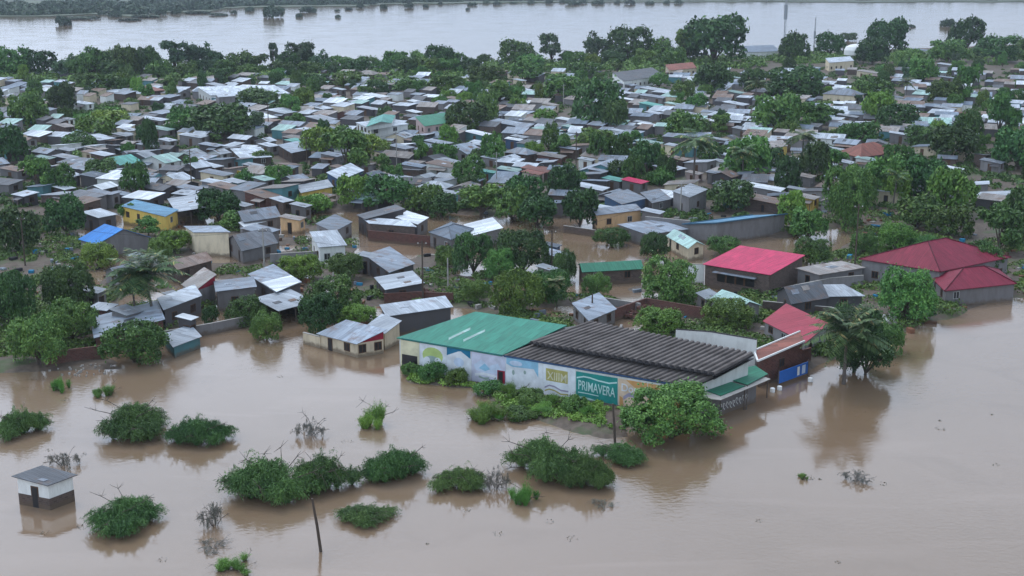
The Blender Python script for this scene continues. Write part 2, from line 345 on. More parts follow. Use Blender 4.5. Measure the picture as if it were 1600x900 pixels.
def make_crown(name, seed, kind, n, leaf, asp, lo, style):
    rng = np.random.default_rng(seed); lobes = []
    if style == 'round':
        lobes.append((0, 0, asp * (lo + (1 - lo) * .48), .62))
        for k in range(36):
            a = rng.random() * 6.28; e = rng.random() ** .7; rr = .22 + .2 * rng.random() ** 1.5
            zz = lo + (1 - lo) * (.12 + .7 * e); rad = (1.06 - rr * .92) * math.sqrt(max(.08, 1 - abs((zz - lo) / (1 - lo) - .3) ** 2 * 2.0)) * (.75 + .25 * rng.random())
            lobes.append((math.cos(a) * rad, math.sin(a) * rad, asp * zz, rr * (.7 + .35 * rng.random())))
    elif style == 'airy':
        for k in range(15):
            a = rng.random() * 6.28; zz = lo + (1 - lo) * (.12 + .76 * rng.random()); rad = rng.random() ** .6 * .8 * (1.1 - .5 * zz)
            lobes.append((math.cos(a) * rad, math.sin(a) * rad, asp * zz, .17 + .15 * rng.random()))
    elif style == 'bush':
        for k in range(16):
            a = rng.random() * 6.28; rad = rng.random() ** .6 * .72; rr = .22 + .22 * rng.random()
            lobes.append((math.cos(a) * rad, math.sin(a) * rad, asp * max(.12, (.72 - .5 * rad ** 1.5) * (.5 + .5 * rng.random())), rr))
    P, d = crown_pts(rng, lobes, n, .45 if style == 'airy' else .3)
    for _ in range(46 if style == 'round' else 12):
        hc = P[rng.integers(len(P))]; kp = np.linalg.norm(P - hc, axis=1) > rng.uniform(.07, .17); P, d = P[kp], d[kp]
    st = rng.random(len(P)) < .08; P[st] += d[st] * rng.random((int(st.sum()), 1)) * .16
    P[:, 2] = np.maximum(P[:, 2], -.01)
    nrm = unit(d + 1.0 * rng.normal(size=d.shape) + np.array([0, 0, .35])); a = unit(np.cross(nrm, rng.normal(size=d.shape))); bb = np.cross(nrm, a)
    s = leaf * (.55 + .9 * rng.random((len(P), 1)))
    me = leaves_mesh(name, P, a * s, bb * s * .62, LF[kind])
    # trunk and limbs
    tb = MB(); top = Vector((0, 0, asp * (lo + (1 - lo) * .35))); tr = .055 if style != 'bush' else .03
    tb.tube([(0, 0, -.05), (.015, .01, asp * lo * .6), tuple(top)], [tr * 1.25, tr, tr * .6], 7)
    for l in lobes[1:8]:
        s0 = Vector((0, 0, asp * max(.03, lo * .75))); e = Vector(l[:3]); mid = s0.lerp(e, .5) + Vector((0, 0, .04))
        tb.tube([s0, mid, e], [tr * .6, tr * .4, tr * .12], 5)
    return me, tb
PROTO = {}
def mk_proto(key, name, kind, n, leaf, asp, lo, style, seeds):
    PROTO[key] = []
    for sd in seeds:
        me, tb = make_crown('crown', sd, kind, n, leaf, asp, lo, style)
        r = bpy.data.objects.new(name, None); c_ = bpy.data.objects.new('crown' if style != 'bush' else 'foliage', me); c_.parent = r
        tro = tb.build('trunk' if style != 'bush' else 'stem', M_BARK); tro.parent = r; COL.objects.unlink(tro)
        PROTO[key].append((r, c_, tro, asp))
# near versions (fine leaves) and far versions (coarser)
mk_proto('Bn', 'broadleaf_bush', 'B', 46000, .028, 1.15, .0, 'round', (11,))
mk_proto('Mn', 'leafy_tree', 'M', 24000, .035, 1.15, .03, 'round', (12, 13, 10)); mk_proto('Dn', 'dense_tree', 'D', 24000, .035, 1.2, .05, 'round', (14, 15))
mk_proto('Ln', 'pale_leafy_tree', 'L', 22000, .035, 1.1, .02, 'round', (16, 17)); mk_proto('Bb', 'shrub', 'M', 11000, .045, .8, .0, 'bush', (18, 19))
mk_proto('M', 'leafy_tree', 'M', 6500, .066, 1.2, .03, 'round', (21, 22, 23, 24)); mk_proto('D', 'dense_tree', 'D', 6500, .066, 1.25, .05, 'round', (25, 26, 27, 28))
mk_proto('L', 'pale_leafy_tree', 'L', 6000, .068, 1.15, .03, 'round', (29, 30)); mk_proto('A', 'airy_tree', 'A', 3400, .065, 1.6, .22, 'airy', (31, 32, 33))
_m = PROTO['M']; mk_proto('M', 'leafy_tree', 'M', 5200, .062, 1.35, .14, 'airy', (61, 62)); PROTO['M'] = _m[:2] + PROTO['M'][:1] + _m[2:] + PROTO['M'][1:]
mk_proto('B', 'shrub', 'M', 3000, .085, .8, .0, 'bush', (34, 35, 36)); mk_proto('I', 'island_bush', 'F', 1500, .12, .6, .0, 'bush', (37, 38, 39))

def make_weep(seed, grass=False, n=330, kind='W', sparse=1.0):
    """arching feathery strands that droop to the water"""
    rng = np.random.default_rng(seed); C = []; A = []; Bv = []; ns = int(n * sparse)
    cen = []
    for _ in range(11):
        a_ = rng.random() * 6.28; q_ = rng.random() ** .5 * .68; cen.append((math.cos(a_) * q_, math.sin(a_) * q_, (1.02 - .75 * q_) * rng.uniform(.75, 1.05)))
    cen[0] = (.05, 0, 1.0)
    for i in range(ns):
        cx_, cy_, ch = cen[rng.integers(11)]; a = rng.random() * 6.28; reach = (.14 + .34 * rng.random()) * (1.0 if not grass else .45); hz = ch * (.45 + .6 * rng.random())
        if rng.random() < .06: hz *= 1.35
        k = 15 if not grass else 9; tt = np.linspace(.05, 1, k)
        x = cx_ + math.cos(a) * reach * tt; y = cy_ + math.sin(a) * reach * tt
        z = hz * (1 - (1 - tt * 1.55) ** 2) * .8 + .05 if not grass else hz * tt * (1.2 - .35 * tt)
        z = np.maximum(z * .62, 0)
        p = np.stack([x, y, z], -1); tg = unit(np.gradient(p, axis=0))
        for rep in range(5 if not grass else 3):
            sd = unit(np.cross(tg, rng.normal(size=tg.shape))); jit = rng.normal(size=p.shape) * .024
            C.append(p + jit); A.append(unit(tg + sd * .9) * (.02 + .024 * rng.random((k, 1)))); Bv.append(unit(np.cross(tg, sd) + .3 * rng.normal(size=tg.shape)) * (.0066 if not grass else .005))
    return leaves_mesh('foliage', np.concatenate(C), np.concatenate(A), np.concatenate(Bv), LF[kind])
def twig_mb(seed, n=9, up=.6):
    rng = random.Random(seed); tb = MB()
    for i in range(n):
        a = rng.random() * 6.28; r = rng.uniform(.4, 1.05); h = rng.uniform(.2, 1) * up
        p = [(0, 0, -.1), (math.cos(a) * r * .4, math.sin(a) * r * .4, h * .75), (math.cos(a + .3) * r * .8, math.sin(a + .3) * r * .8, h), (math.cos(a + .5) * r, math.sin(a + .5) * r, h * rng.uniform(.5, 1.3))]
        tb.tube(p, [.014, .01, .007, .003], 4)
        for j in range(3):
            q = Vector(p[2]); b_ = a + rng.uniform(-1.5, 1.5); tb.tube([q, q + Vector((math.cos(b_) * .14, math.sin(b_) * .14, rng.uniform(-.05, .14)))], [.006, .002], 3)
    return tb
PROTO['W'] = []; PROTO['Y'] = []; PROTO['G'] = []
for sd in (41, 42, 43, 44):
    r = bpy.data.objects.new('flooded_bush', None); c_ = bpy.data.objects.new('foliage', make_weep(sd, n=900)); c_.parent = r
    s_ = twig_mb(sd).build('bare_twig', M_BARK); s_.parent = r; COL.objects.unlink(s_); PROTO['W'].append((r, c_, s_, .62))
for sd in (45, 46):
    r = bpy.data.objects.new('reed_clump', None); c_ = bpy.data.objects.new('foliage', make_weep(sd, True, 700, 'Y')); c_.parent = r
    s_ = twig_mb(sd, 5, .5).build('stem', M_BARK); s_.parent = r; COL.objects.unlink(s_); PROTO['Y'].append((r, c_, s_, .62))
for sd in (47, 48):
    r = bpy.data.objects.new('drowned_bush', None); c_ = bpy.data.objects.new('foliage', make_weep(sd, n=430, kind='G', sparse=.10)); c_.parent = r
    s_ = twig_mb(sd, 10, .55).build('bare_twig', M_GREYW); s_.parent = r; COL.objects.unlink(s_); PROTO['G'].append((r, c_, s_, .62))

def make_palm(seed, nf=19, reach=.36, droop=.5, th=.72, lw=1.0, top=1.15):
    """unit height 1; crown radius ~.3"""
    rng = np.random.default_rng(seed); C = []; A = []; Bv = []; lean = rng.uniform(-.06, .06)
    for i in range(nf):
        a = i * 2.4 + rng.uniform(-.3, .3); el = rng.uniform(-.25, top); L = reach * rng.uniform(.8, 1.1); tt = np.linspace(0.04, 1, 22)
        hx = L * tt * math.cos(el * .8); z = th + L * tt * math.sin(el) - droop * L * tt ** 2.2
        p = np.stack([lean + math.cos(a) * hx, math.sin(a) * hx, z], -1); tg = unit(np.gradient(p, axis=0)); side = unit(np.cross(tg, [0, 0, 1.0]))
        for sg in (-1, 1):
            dirn = unit(side * sg + tg * .5 + np.array([0, 0, -.35]) + .1 * rng.normal(size=tg.shape)); ln = .1 * lw * np.sin(np.clip(tt * 2.9 + .25, 0, 3.0))[:, None] * reach / .36
            C.append(p + dirn * ln * .5); A.append(dirn * ln * .62); Bv.append(unit(np.cross(dirn, [0.2, .1, 1.0])) * .013)
        C.append(p); A.append(tg * .011); Bv.append(side * .004)
    me = leaves_mesh('crown', np.concatenate(C), np.concatenate(A), np.concatenate(Bv), LF['P'])
    tb = MB(); tb.tube([(0, 0, -.02), (lean * .2, 0, th * .4), (lean, 0, th)], [.022, .015, .012], 8); return me, tb
PROTO['P'] = []
for sd, kw in ((51, {}), (52, dict(nf=22, reach=.4)), (53, dict(nf=40, reach=.47, droop=.42, th=.56, top=1.5, lw=.85)), (54, dict(nf=16, reach=.26, droop=1.1, th=.8))):
    me, tb = make_palm(sd, **kw); r = bpy.data.objects.new('palm_tree', None); c_ = bpy.data.objects.new('crown', me); c_.parent = r
    s_ = tb.build('trunk', M_GREYW); s_.parent = r; COL.objects.unlink(s_); PROTO['P'].append((r, c_, s_, 1.0))

PLACED = []        # (object, px, py, look, landmark label or None) for the labels
OCC = []           # (x, y, radius) taken by houses
NT = {}
def plant(key, p, Rw, H, label=None, look=None, cat='tree', group=None, var=None, name=None):
    lst = PROTO[key]; i = var if var is not None else NT.get(key, 0) % len(lst); NT[key] = NT.get(key, 0) + 1
    r, c_, s_, asp = lst[i]
    o = r.copy(); COL.objects.link(o)
    if name: o.name = name
    for ch in (c_, s_):
        if ch is None: continue
        d = ch.copy(); d.parent = o; COL.objects.link(d)
    o.location = (p[0], p[1], max(p[2], -.1)); o.rotation_euler = (0, 0, random.random() * 6.28)
    if key == 'P': o.scale = (H, H, H)
    else: o.scale = (Rw, Rw * random.uniform(.85, 1.0), H / asp)
    tag(o, label, cat, group); px, py = to_px((p[0], p[1], H * .5))
    PLACED.append((o, px, py, look, label)); return o
def T_(key, cx, top, base, w, label=None, look=None, **kw):
    """a tree whose foot is at photo row base: real position, height and spread follow"""
    foot = 0 if key == 'P' else w / 2 * math.sin(math.atan(CH / G(cx, base).y)) * (.8 if key in 'WYGBbBnI' else .5)
    base -= foot; p = G(cx, base, 0); s = ppm(p); p.z = max(0, gz(p)); H = max(.4, (base - top) / s / .97); Rw = w / 2 / s * 1.1
    look = look and (('tall ' if H > 10 else 'small ' if H < 5 else 'middling ') if key not in 'WYGIBb' else '') + look
    return plant(key, p, Rw, H, label, look, **kw)
LOOKT = dict(M='round mid-green tree', D='dense dark green tree', L='light green leafy tree', A='airy grey-green tree', B='low green shrub', P='palm tree', W='arching feathery bush', G='grey drowned bush', Y='bright green reed clump', I='small bush islet', Bn='big broadleaf bush',
             Mn='round mid-green tree', Dn='dense dark green tree', Ln='light green leafy tree', Bb='low green shrub')
# ------------------------------------------------------------------ houses
def wall_plate(mb, o, dirv, nrm, s0, s1, z0, z1, out, m=0):
    """thin box on a wall: from s0 to s1 along dirv, z0..z1, standing out metres proud"""
    o = Vector((o[0], o[1], 0)); a = o + dirv * s0; b = o + dirv * s1; n = nrm * out; k = nrm * -.04
    A = [a + k, b + k, b + n, a + n]; lo = [Vector((q.x, q.y, z0)) for q in A]; hi = [Vector((q.x, q.y, z1)) for q in A]
    if (lo[1] - lo[0]).cross(lo[3] - lo[0]).z < 0: lo, hi = lo[::-1], hi[::-1]
    mb.face(hi, m=m); mb.face(lo[::-1], m=m)
    for i in range(4):
        j = (i + 1) % 4; mb.face([lo[i], lo[j], hi[j], hi[i]], m=m)
def opening(root, o, dirv, nrm, s, w, z0, z1, kind, near, fm=None):
    mb = MB(); fm = fm or (M_FRAMEW if kind == 'window' and random.random() < .2 else M_WOOD)
    f = .09
    if kind == 'door':
        wall_plate(mb, o, dirv, nrm, s, s + w, z0, z1, .03)
        d = mb.build('door', fm, root)
        if near:
            k = MB(); wall_plate(k, o, dirv, nrm, s + .12, s + w - .12, z0, z1 - .12, .045); k.build('door_panel', M_DARK, d)
        return
    for a in ((s, s + w, z1 - f, z1), (s, s + w, z0, z0 + f), (s, s + f, z0 + f, z1 - f), (s + w - f, s + w, z0 + f, z1 - f), (s + w / 2 - .04, s + w / 2 + .04, z0 + f, z1 - f)):
        wall_plate(mb, o, dirv, nrm, a[0], a[1], a[2], a[3], .06)
    if near:
        d = mb.build('window', fm, root); k = MB(); wall_plate(k, o, dirv, nrm, s + .03, s + w - .03, z0 + .03, z1 - .03, .02); k.build('pane', M_DARK, d)
    else:
        wall_plate(mb, o, dirv, nrm, s + .03, s + w - .03, z0 + .03, z1 - .03, .02, 1); mb.build('window', [fm, M_DARK], root)
def house(P0, U, V, h, rt='n', roof='t', wall='g', rise=None, near=None, wins=None, name=None, label=None, look=None, cat='house', group=None, gable=None, over=.32, th=.07, para=0, legs=False, trim=None, wtop=2.15):
    P0 = Vector((P0[0], P0[1], 0)); U = Vector((U[0], U[1], 0)); V = Vector((V[0], V[1], 0))
    cen = P0 + (U + V) / 2; zb = max(0.0, gz(cen)); near = (ppm((cen.x, cen.y, 0)) > 7.4) if near is None else near
    OCC.append((cen.x, cen.y, (U.length + V.length) / 4))
    nm = name or {'b': 'brick_house', 'r': 'brick_house'}.get(wall, 'house')
    root = empty(nm, (cen.x, cen.y, zb)); P = P0 - cen; h = h - zb
    oa = over / U.length; ob = over / V.length
    span = U.length if rt in 'mMG' else V.length
    rise = (.11 * span if rt in 'mMnN' else .17 * span) if rise is None else rise
    if rt in 'mMnN': rise = min(rise, 1.6)
    if rt == 'f': rise = .25
    def zf(a, b):
        return h + {'m': rise * a, 'M': rise * (1 - a), 'n': rise * b, 'N': rise * (1 - b), 'f': rise * b,
                    'G': rise * (1 - abs(2 * a - 1)), 'g': rise * (1 - abs(2 * b - 1)), 'h': 0}[rt]
    pt = lambda a, b, dz=0: P + U * a + V * b + Vector((0, 0, zf(a, b) + dz))
    # walls
    mb = MB(); g = lambda a, b: P + U * a + V * b + Vector((0, 0, -1.2 - zb))
    ring = [(0, 0), (1, 0), (1, 1), (0, 1)]
    for i in range(4):
        (a0, b0), (a1, b1) = ring[i], ring[(i + 1) % 4]
        if legs and i in (0, 3): continue
        pts_ = [g(a0, b0), g(a1, b1), pt(a1, b1, -.02)]
        if rt == 'G' and b0 == b1: pts_.append(pt(.5, b0, -.02))
        if rt == 'g' and a0 == a1: pts_.append(pt(a0, .5, -.02))
        pts_.append(pt(a0, b0, -.02)); L = (pts_[1] - pts_[0]); ln = L.length; L = L / ln
        mb.face(pts_, uv=[((q - pts_[0]).dot(L) + i * 3.3, q.z) for q in pts_])
    if para:
        for (a0, b0, du, dv) in ((0, 0, 1, 0), (0, 0, 0, 1)):
            pass
    mb.build('wall', WM[wall], root)
    if legs:
        for (a, b) in ((.03, .03), (.97, .03), (.03, .97), (.5, .03)):
            q = P + U * a + V * b; k = MB(); k.tube([(q.x, q.y, -1.2), (q.x, q.y, zf(a, b) - .05)], [.08, .08], 6); k.build('post', M_GREYW, root)
    if gable:   # coloured triangle on the wall along U under a roof rising along U
        mb = MB(); n = Vector((U.y, -U.x, 0)).normalized() * .035
        mb.face([P + n + Vector((0, 0, h - .05)), P + U + n + Vector((0, 0, h - .05)), P + U + n + Vector((0, 0, zf(1, 0) - .03)), P + n + Vector((0, 0, h - .02))]); mb.build('gable_board', gable, root)
    # roof
    mb = MB(); R0, R1, S0, S1 = -oa, 1 + oa, -ob, 1 + ob
    if rt == 'G':
        mb.slab([pt(R0, S1, .06), pt(R0, S0, .06), pt(.5, S0, .06), pt(.5, S1, .06)], th); mb.slab([pt(R1, S0, .06), pt(R1, S1, .06), pt(.5, S1, .06), pt(.5, S0, .06)], th)
    elif rt == 'g':
        mb.slab([pt(R0, S0, .06), pt(R1, S0, .06), pt(R1, .5, .06), pt(R0, .5, .06)], th); mb.slab([pt(R1, S1, .06), pt(R0, S1, .06), pt(R0, .5, .06), pt(R1, .5, .06)], th)
    elif rt == 'h':
        k = .5 * min(1, U.length / V.length) if V.length >= U.length else .5; kk = .5 * min(1, V.length / U.length)
        if V.length >= U.length: r0, r1 = (.5, k), (.5, 1 - k)
        else: r0, r1 = (kk, .5), (1 - kk, .5)
        up = Vector((0, 0, h + .06)); Q = lambda a, b, z=0: P + U * a + V * b + up + Vector((0, 0, z))
        c0, c1, c2, c3 = Q(R0, S0), Q(R1, S0), Q(R1, S1), Q(R0, S1); a_, b_ = Q(*r0, rise), Q(*r1, rise)
        if V.length >= U.length: fs = [[c0, c1, a_], [c1, c2, b_, a_], [c2, c3, b_], [c3, c0, a_, b_]]
        else: fs = [[c0, c1, b_, a_], [c1, c2, b_], [c2, c3, a_, b_], [c3, c0, a_]]
        for f in fs: mb.face(f)
        mb.slab([c0 - Vector((0, 0, .01)), c1 - Vector((0, 0, .01)), c2 - Vector((0, 0, .01)), c3 - Vector((0, 0, .01))], .1)
        rb = MB()
        for q, s in ((c0, a_), (c1, a_ if V.length >= U.length else b_), (c2, b_), (c3, b_ if V.length >= U.length else a_), (a_, b_)):
            rb.tube([q + Vector((0, 0, .02)), s + Vector((0, 0, .03))], [.09, .09], 5)
    elif rt in 'mM': mb.slab([pt(R0, S1, .06), pt(R0, S0, .06), pt(R1, S0, .06), pt(R1, S1, .06)], th)
    else: mb.slab([pt(R0, S0, .06), pt(R1, S0, .06), pt(R1, S1, .06), pt(R0, S1, .06)], th)
    ro = mb.build('roof', T[roof] if roof in T else roof, root)
    if rt == 'h' and near: rb.build('ridge_cap', T[roof], ro)
    if trim:
        k = MB()
        for q0, q1 in ((pt(R0, S0, .1), pt(R1, S0, .1)), (pt(R0, S1, .1), pt(R0, S0, .1)), (pt(R0, S1, .1), pt(R1, S1, .1))): k.tube([q0, q1], [.14, .14], 4)
        k.build('trim', trim, ro)
    # odd sheets patched on and a lean-to porch
    ro_rng = random.Random(int(abs(cen.x * 31 + cen.y * 17)))
    if roof in 'tldsnrm' and rt in 'nmfGg' and ppm((cen.x, cen.y, 0)) > 4.3 and not gable:
        for _ in range(ro_rng.choice((0, 1, 1, 2))):
            a0 = ro_rng.uniform(.02, .25) if rt == 'G' else ro_rng.uniform(.05, .6); b0 = ro_rng.uniform(.02, .3) if rt == 'g' else ro_rng.uniform(.05, .6); da = min(.2, 1.6 / U.length); db = min(.2, 1.0 / V.length)
            k = MB(); k.slab([pt(a0, b0, .105), pt(a0 + da, b0, .105), pt(a0 + da, b0 + db, .105), pt(a0, b0 + db, .105)], .03); k.build('roof_patch', T[ro_rng.choice('ldrtn')], ro)
        if ro_rng.random() < .4 and V.length > 4 and not legs and label is None:
            nv = Vector((-V.y, V.x, 0)).normalized(); nv = nv if nv.y < 0 else -nv; b0, b1 = ro_rng.choice(((.0, .45), (.5, 1.0), (.1, .9))); dz = h - .25
            q = [P + V * b0 + nv * 1.7 + Vector((0, 0, dz - .35)), P + V * b0 + Vector((0, 0, dz)), P + V * b1 + Vector((0, 0, dz)), P + V * b1 + nv * 1.7 + Vector((0, 0, dz - .35))]
            if (q[1] - q[0]).cross(q[2] - q[0]).z < 0: q = q[::-1]
            k = MB(); k.slab(q, .05); k.build('porch_roof', T[ro_rng.choice('ltrnd')], root)
            for b_ in (b0, b1):
                w_ = P + V * (b_ * .96 + .02) + nv * 1.6; k = MB(); k.tube([(w_.x, w_.y, -1), (w_.x, w_.y, dz - .38)], [.07, .07], 5); k.build('post', M_GREYW, root)
    # openings on the two walls that face the camera
    if wins != 0 and h > 1.3 and not legs:
        for o, vec in ((P, U), (P, V)):
            ln = vec.length; dv = vec / ln; nrm = Vector((dv.y, -dv.x, 0)) if vec is U else Vector((-dv.y, dv.x, 0))
            nW = max(1, int(ln / 3.4)) if wins is None else wins; door_at = random.randrange(nW) if vec is V else -1
            top = min(wtop, h - .3)
            for i in range(nW):
                s = ln * (i + .5) / nW - .5 + random.uniform(-.25, .25)
                if i == door_at: opening(root, o, dv, nrm, s, .9, -1.1 - zb, top, 'door', near)
                elif random.random() < .85: opening(root, o, dv, nrm, s - .1, 1.1 if wtop < 3 else 1.6, max(.55, top - 1.15), top, 'window', near)
    px, py = to_px((cen.x, cen.y, zb + h))
    sz = 'small' if V.length + U.length < 10.5 else ('large' if V.length + U.length > 17 else 'mid-sized')
    shp = {'G': 'gabled', 'g': 'gabled', 'h': 'hip-roofed', 'f': 'flat-roofed'}.get(rt, 'slope-roofed')
    lk = look or f"{sz} {TN.get(roof, 'grey tin').replace(' ', '-')} {shp} {WN[wall].replace(' ', '-')} {'shack' if name == 'shack' else 'house'}"
    tag(root, label, cat, group or 'houses of the flooded town'); PLACED.append((root, px, py, lk, label)); return root
def HC(L, C, Rr, h, rt='n', roof='t', wall='g', **kw):
    """a house whose three eave corners (left, front, right) stand under these photo pixels"""
    c = G(*C, h); l = G(*L, h); r = G(*Rr, h)
    return house(c, (r - c), (l - c), h, rt, roof, wall, **kw)
def HB(cx, cy, wpx, rt, roof, wall, h=2.7, rot=None, asp=None, **kw):
    """a house by its roof centre and its width in photo pixels"""
    p = G(cx, cy, h + .4); s = ppm(p); rot = random.uniform(-40, -14) if rot is None else rot
    asp = random.uniform(.6, .85) if asp is None else asp; r = R_(rot)
    w = wpx / s / (math.cos(r) + asp * abs(math.sin(r))); e1 = Vector((math.cos(r), math.sin(r), 0)); e2 = Vector((-e1.y, e1.x, 0)); d = w * asp
    C = p + e1 * w / 2 - e2 * d / 2
    return house(C, e2 * d, -e1 * w, h, rt, roof, wall, **kw)
def along_mb(mb, a, b, z0, z1, th=.2, m=0):
    a = Vector((a[0], a[1], 0)); b = Vector((b[0], b[1], 0)); u = (b - a).normalized(); mb.obox(a, u, Vector((-u.y, u.x, 0)), (b - a).length, th, z0, z1, m)
def yard_wall(pxs, z, mat, label, capm=None, name='yard_wall', look='low yard wall', th=.22):
    """a wall through photo pixels of its top edge at height z"""
    P = [G(x, y, z) for x, y in pxs]; c = sum(P, Vector()) / len(P); root = empty(name, (c.x, c.y, 0))
    mb = MB(); cb = MB()
    for a, b in zip(P[:-1], P[1:]):
        along_mb(mb, a - c, b - c, -1.2, z - .08, th); u = (b - a).normalized(); w = Vector((-u.y, u.x, 0)) * .04
        along_mb(cb, a - c - w, b - c - w, z - .08, z, th + .08)
    mb.build('wall_body', mat, root); cb.build('coping', capm or M_CONC, root)
    tag(root, label, 'wall', 'yard walls'); px, py = to_px((c.x, c.y, z)); PLACED.append((root, px, py, look, label)); return root

# ---- the painted warehouse
WA, WB_ = G(625, 575, 0), G(1010, 645, 0)
wd = (WB_ - WA).normalized(); wn = Vector((wd.y, -wd.x, 0))
if wn.y > 0: wn = -wn
def fac(px, py, out=0.0):
    """the point of the facade plane seen at a photo pixel"""
    a = (px - 800) / FPX; b = (450 - py) / FPX
    d = Vector((a, math.cos(PITCH) + b * math.sin(PITCH), -math.sin(PITCH) + b * math.cos(PITCH))); o = Vector((0, 0, CH))
    q0 = WA + wn * out; t = (q0 - o).dot(wn) / d.dot(wn); return o + d * t
wc = WA.lerp(WB_, .5); wh = empty('painted_warehouse', wc)
tag(wh, 'long warehouse with painted advert walls, half green roof and half dark corrugated roof', 'warehouse')
PLACED.append((wh, 820, 570, None, wh['label'])); OCC.append((wc.x, wc.y + 8, 15)); OCC.append((wc.x - 8, wc.y + 12, 11)); OCC.append((wc.x + 10, wc.y + 4, 11))
L_ = lambda q: Vector(q) - wc
lf = lambda px, py, out=0.0: L_(fac(px, py, out))
# corners
gFL, gFR, gBR, gBL = G(625, 527, 4.0), G(786, 554, 4.0), G(886, 508, 5.2), G(745, 487, 5.2)
dFL, dFR, dML, dMR = G(786, 555, 3.9), G(1082, 603, 3.9), G(832, 538, 4.6), G(1116, 588, 4.6)
uFL, uFR, uBR, uBL = G(826, 534, 5.2), G(1118, 584, 5.2), G(1178, 552, 5.7), G(920, 502, 5.7)
mb = MB()
def wq(a, b, za, zb2, m=0):
    mb.face([(a.x - wc.x, a.y - wc.y, -1.3), (b.x - wc.x, b.y - wc.y, -1.3), (b.x - wc.x, b.y - wc.y, zb2), (a.x - wc.x, a.y - wc.y, za)], m=m)
WE = WA + wd * (WB_ - WA).length * 1.0
eR = G(1085, 655, 0); eR = WA + wd * ((G(1082, 603, 3.9) - WA).dot(wd))
wq(WA, WA + wd * 15.2, 3.93, 3.93); wq(WA + wd * 15.2, eR, 3.8, 3.8)
bk = lambda q, k=.3: q - (q - wc).normalized() * k
wq(bk(gBL), WA, 5.05, 3.93); wq(bk(gBR), bk(gBL), 5.05, 5.05); wq(eR, bk(uBR, .6), 3.8, 5.5); wq(bk(uBR, .6), bk(uBL, .6), 5.5, 5.5); wq(bk(gBR, .5), bk(uBL, .6), 5.0, 5.5)
mb.build('wall', WM['w'], wh)
mb = MB(); mb.slab([L_(gFL + wn * .35 - wd * .3), L_(gFR + wn * .35), L_(gBR), L_(gBL - wd * .2)], .12); gr = mb.build('green_roof', T['g'].copy(), wh)
tgm = gr.data.materials[0]; 
for n_ in tgm.node_tree.nodes:
    if n_.type == 'MIX' and tuple(round(v, 3) for v in n_.inputs[6].default_value[:3]) == (.035, .2, .12): n_.inputs[6].default_value = (.045, .27, .185, 1)
# two clear skylight strips
for (x0, y0, x1, y1) in ((701, 525, 735, 514), (724, 528, 758, 517)):
    q = []
    for (x, y, o) in ((x0, y0, -1), (x1, y1, -1), (x1, y1, 1), (x0, y0, 1)):
        p1 = G(x, y + o * 1.4, 4.6); p1.z = 4.0 + 1.2 * max(0, (Vector((p1.x, p1.y, 0)) - Vector((gFL.x, gFL.y, 0))).dot(-wn)) / max(.1, (gBL - gFL).dot(-wn)) + .05; q.append(L_(p1))
    q = [q[3], q[2], q[1], q[0]] if (q[1] - q[0]).cross(q[2] - q[0]).z < 0 else q
    k = MB(); k.slab(q, .04); k.build('skylight', T['m'], wh)
# dark corrugated roofs with deep troughs (real ribs)
M_ASB = plain('weathered asbestos', (.16, .14, .13), .9, .1, .8, .5); M_ASBD = plain('dark trough', (.045, .042, .044), .9, .1)  # trough bottoms and rib ends get a darker grey than the ribs
def ribbed(a, b, c, d, nr, name):
    """a-b low edge, d-c high edge; nr trough sections running up the slope"""
    k = MB()
    for i in range(nr):
        f0, f1 = i / nr, (i + 1) / nr
        P_ = lambda f, g, z: (a.lerp(b, f)).lerp(d.lerp(c, f), g) - wc + Vector((0, 0, z))
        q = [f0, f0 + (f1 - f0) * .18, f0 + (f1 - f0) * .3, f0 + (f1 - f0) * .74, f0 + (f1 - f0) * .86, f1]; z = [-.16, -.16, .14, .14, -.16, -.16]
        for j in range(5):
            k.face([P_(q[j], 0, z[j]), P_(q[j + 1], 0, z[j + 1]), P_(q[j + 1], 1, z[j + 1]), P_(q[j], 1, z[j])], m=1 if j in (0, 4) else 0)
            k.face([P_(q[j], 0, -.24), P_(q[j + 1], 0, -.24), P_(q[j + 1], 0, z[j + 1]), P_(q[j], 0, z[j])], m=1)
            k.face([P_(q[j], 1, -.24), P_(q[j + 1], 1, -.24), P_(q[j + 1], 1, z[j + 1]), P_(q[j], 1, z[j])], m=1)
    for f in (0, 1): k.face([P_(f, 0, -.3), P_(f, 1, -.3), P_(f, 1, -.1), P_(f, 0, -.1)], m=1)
    return k.build(name, [M_ASB, M_ASBD], wh)
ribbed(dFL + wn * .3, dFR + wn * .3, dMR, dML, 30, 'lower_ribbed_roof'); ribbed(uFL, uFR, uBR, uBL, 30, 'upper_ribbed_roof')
k = MB(); k.slab([L_(dML) - Vector((0, 0, .3)), L_(dMR) - Vector((0, 0, .3)), L_(uBR) - Vector((0, 0, .6)), L_(uBL) - Vector((0, 0, .6))], .1); k.build('roof_deck', M_DARK, wh)
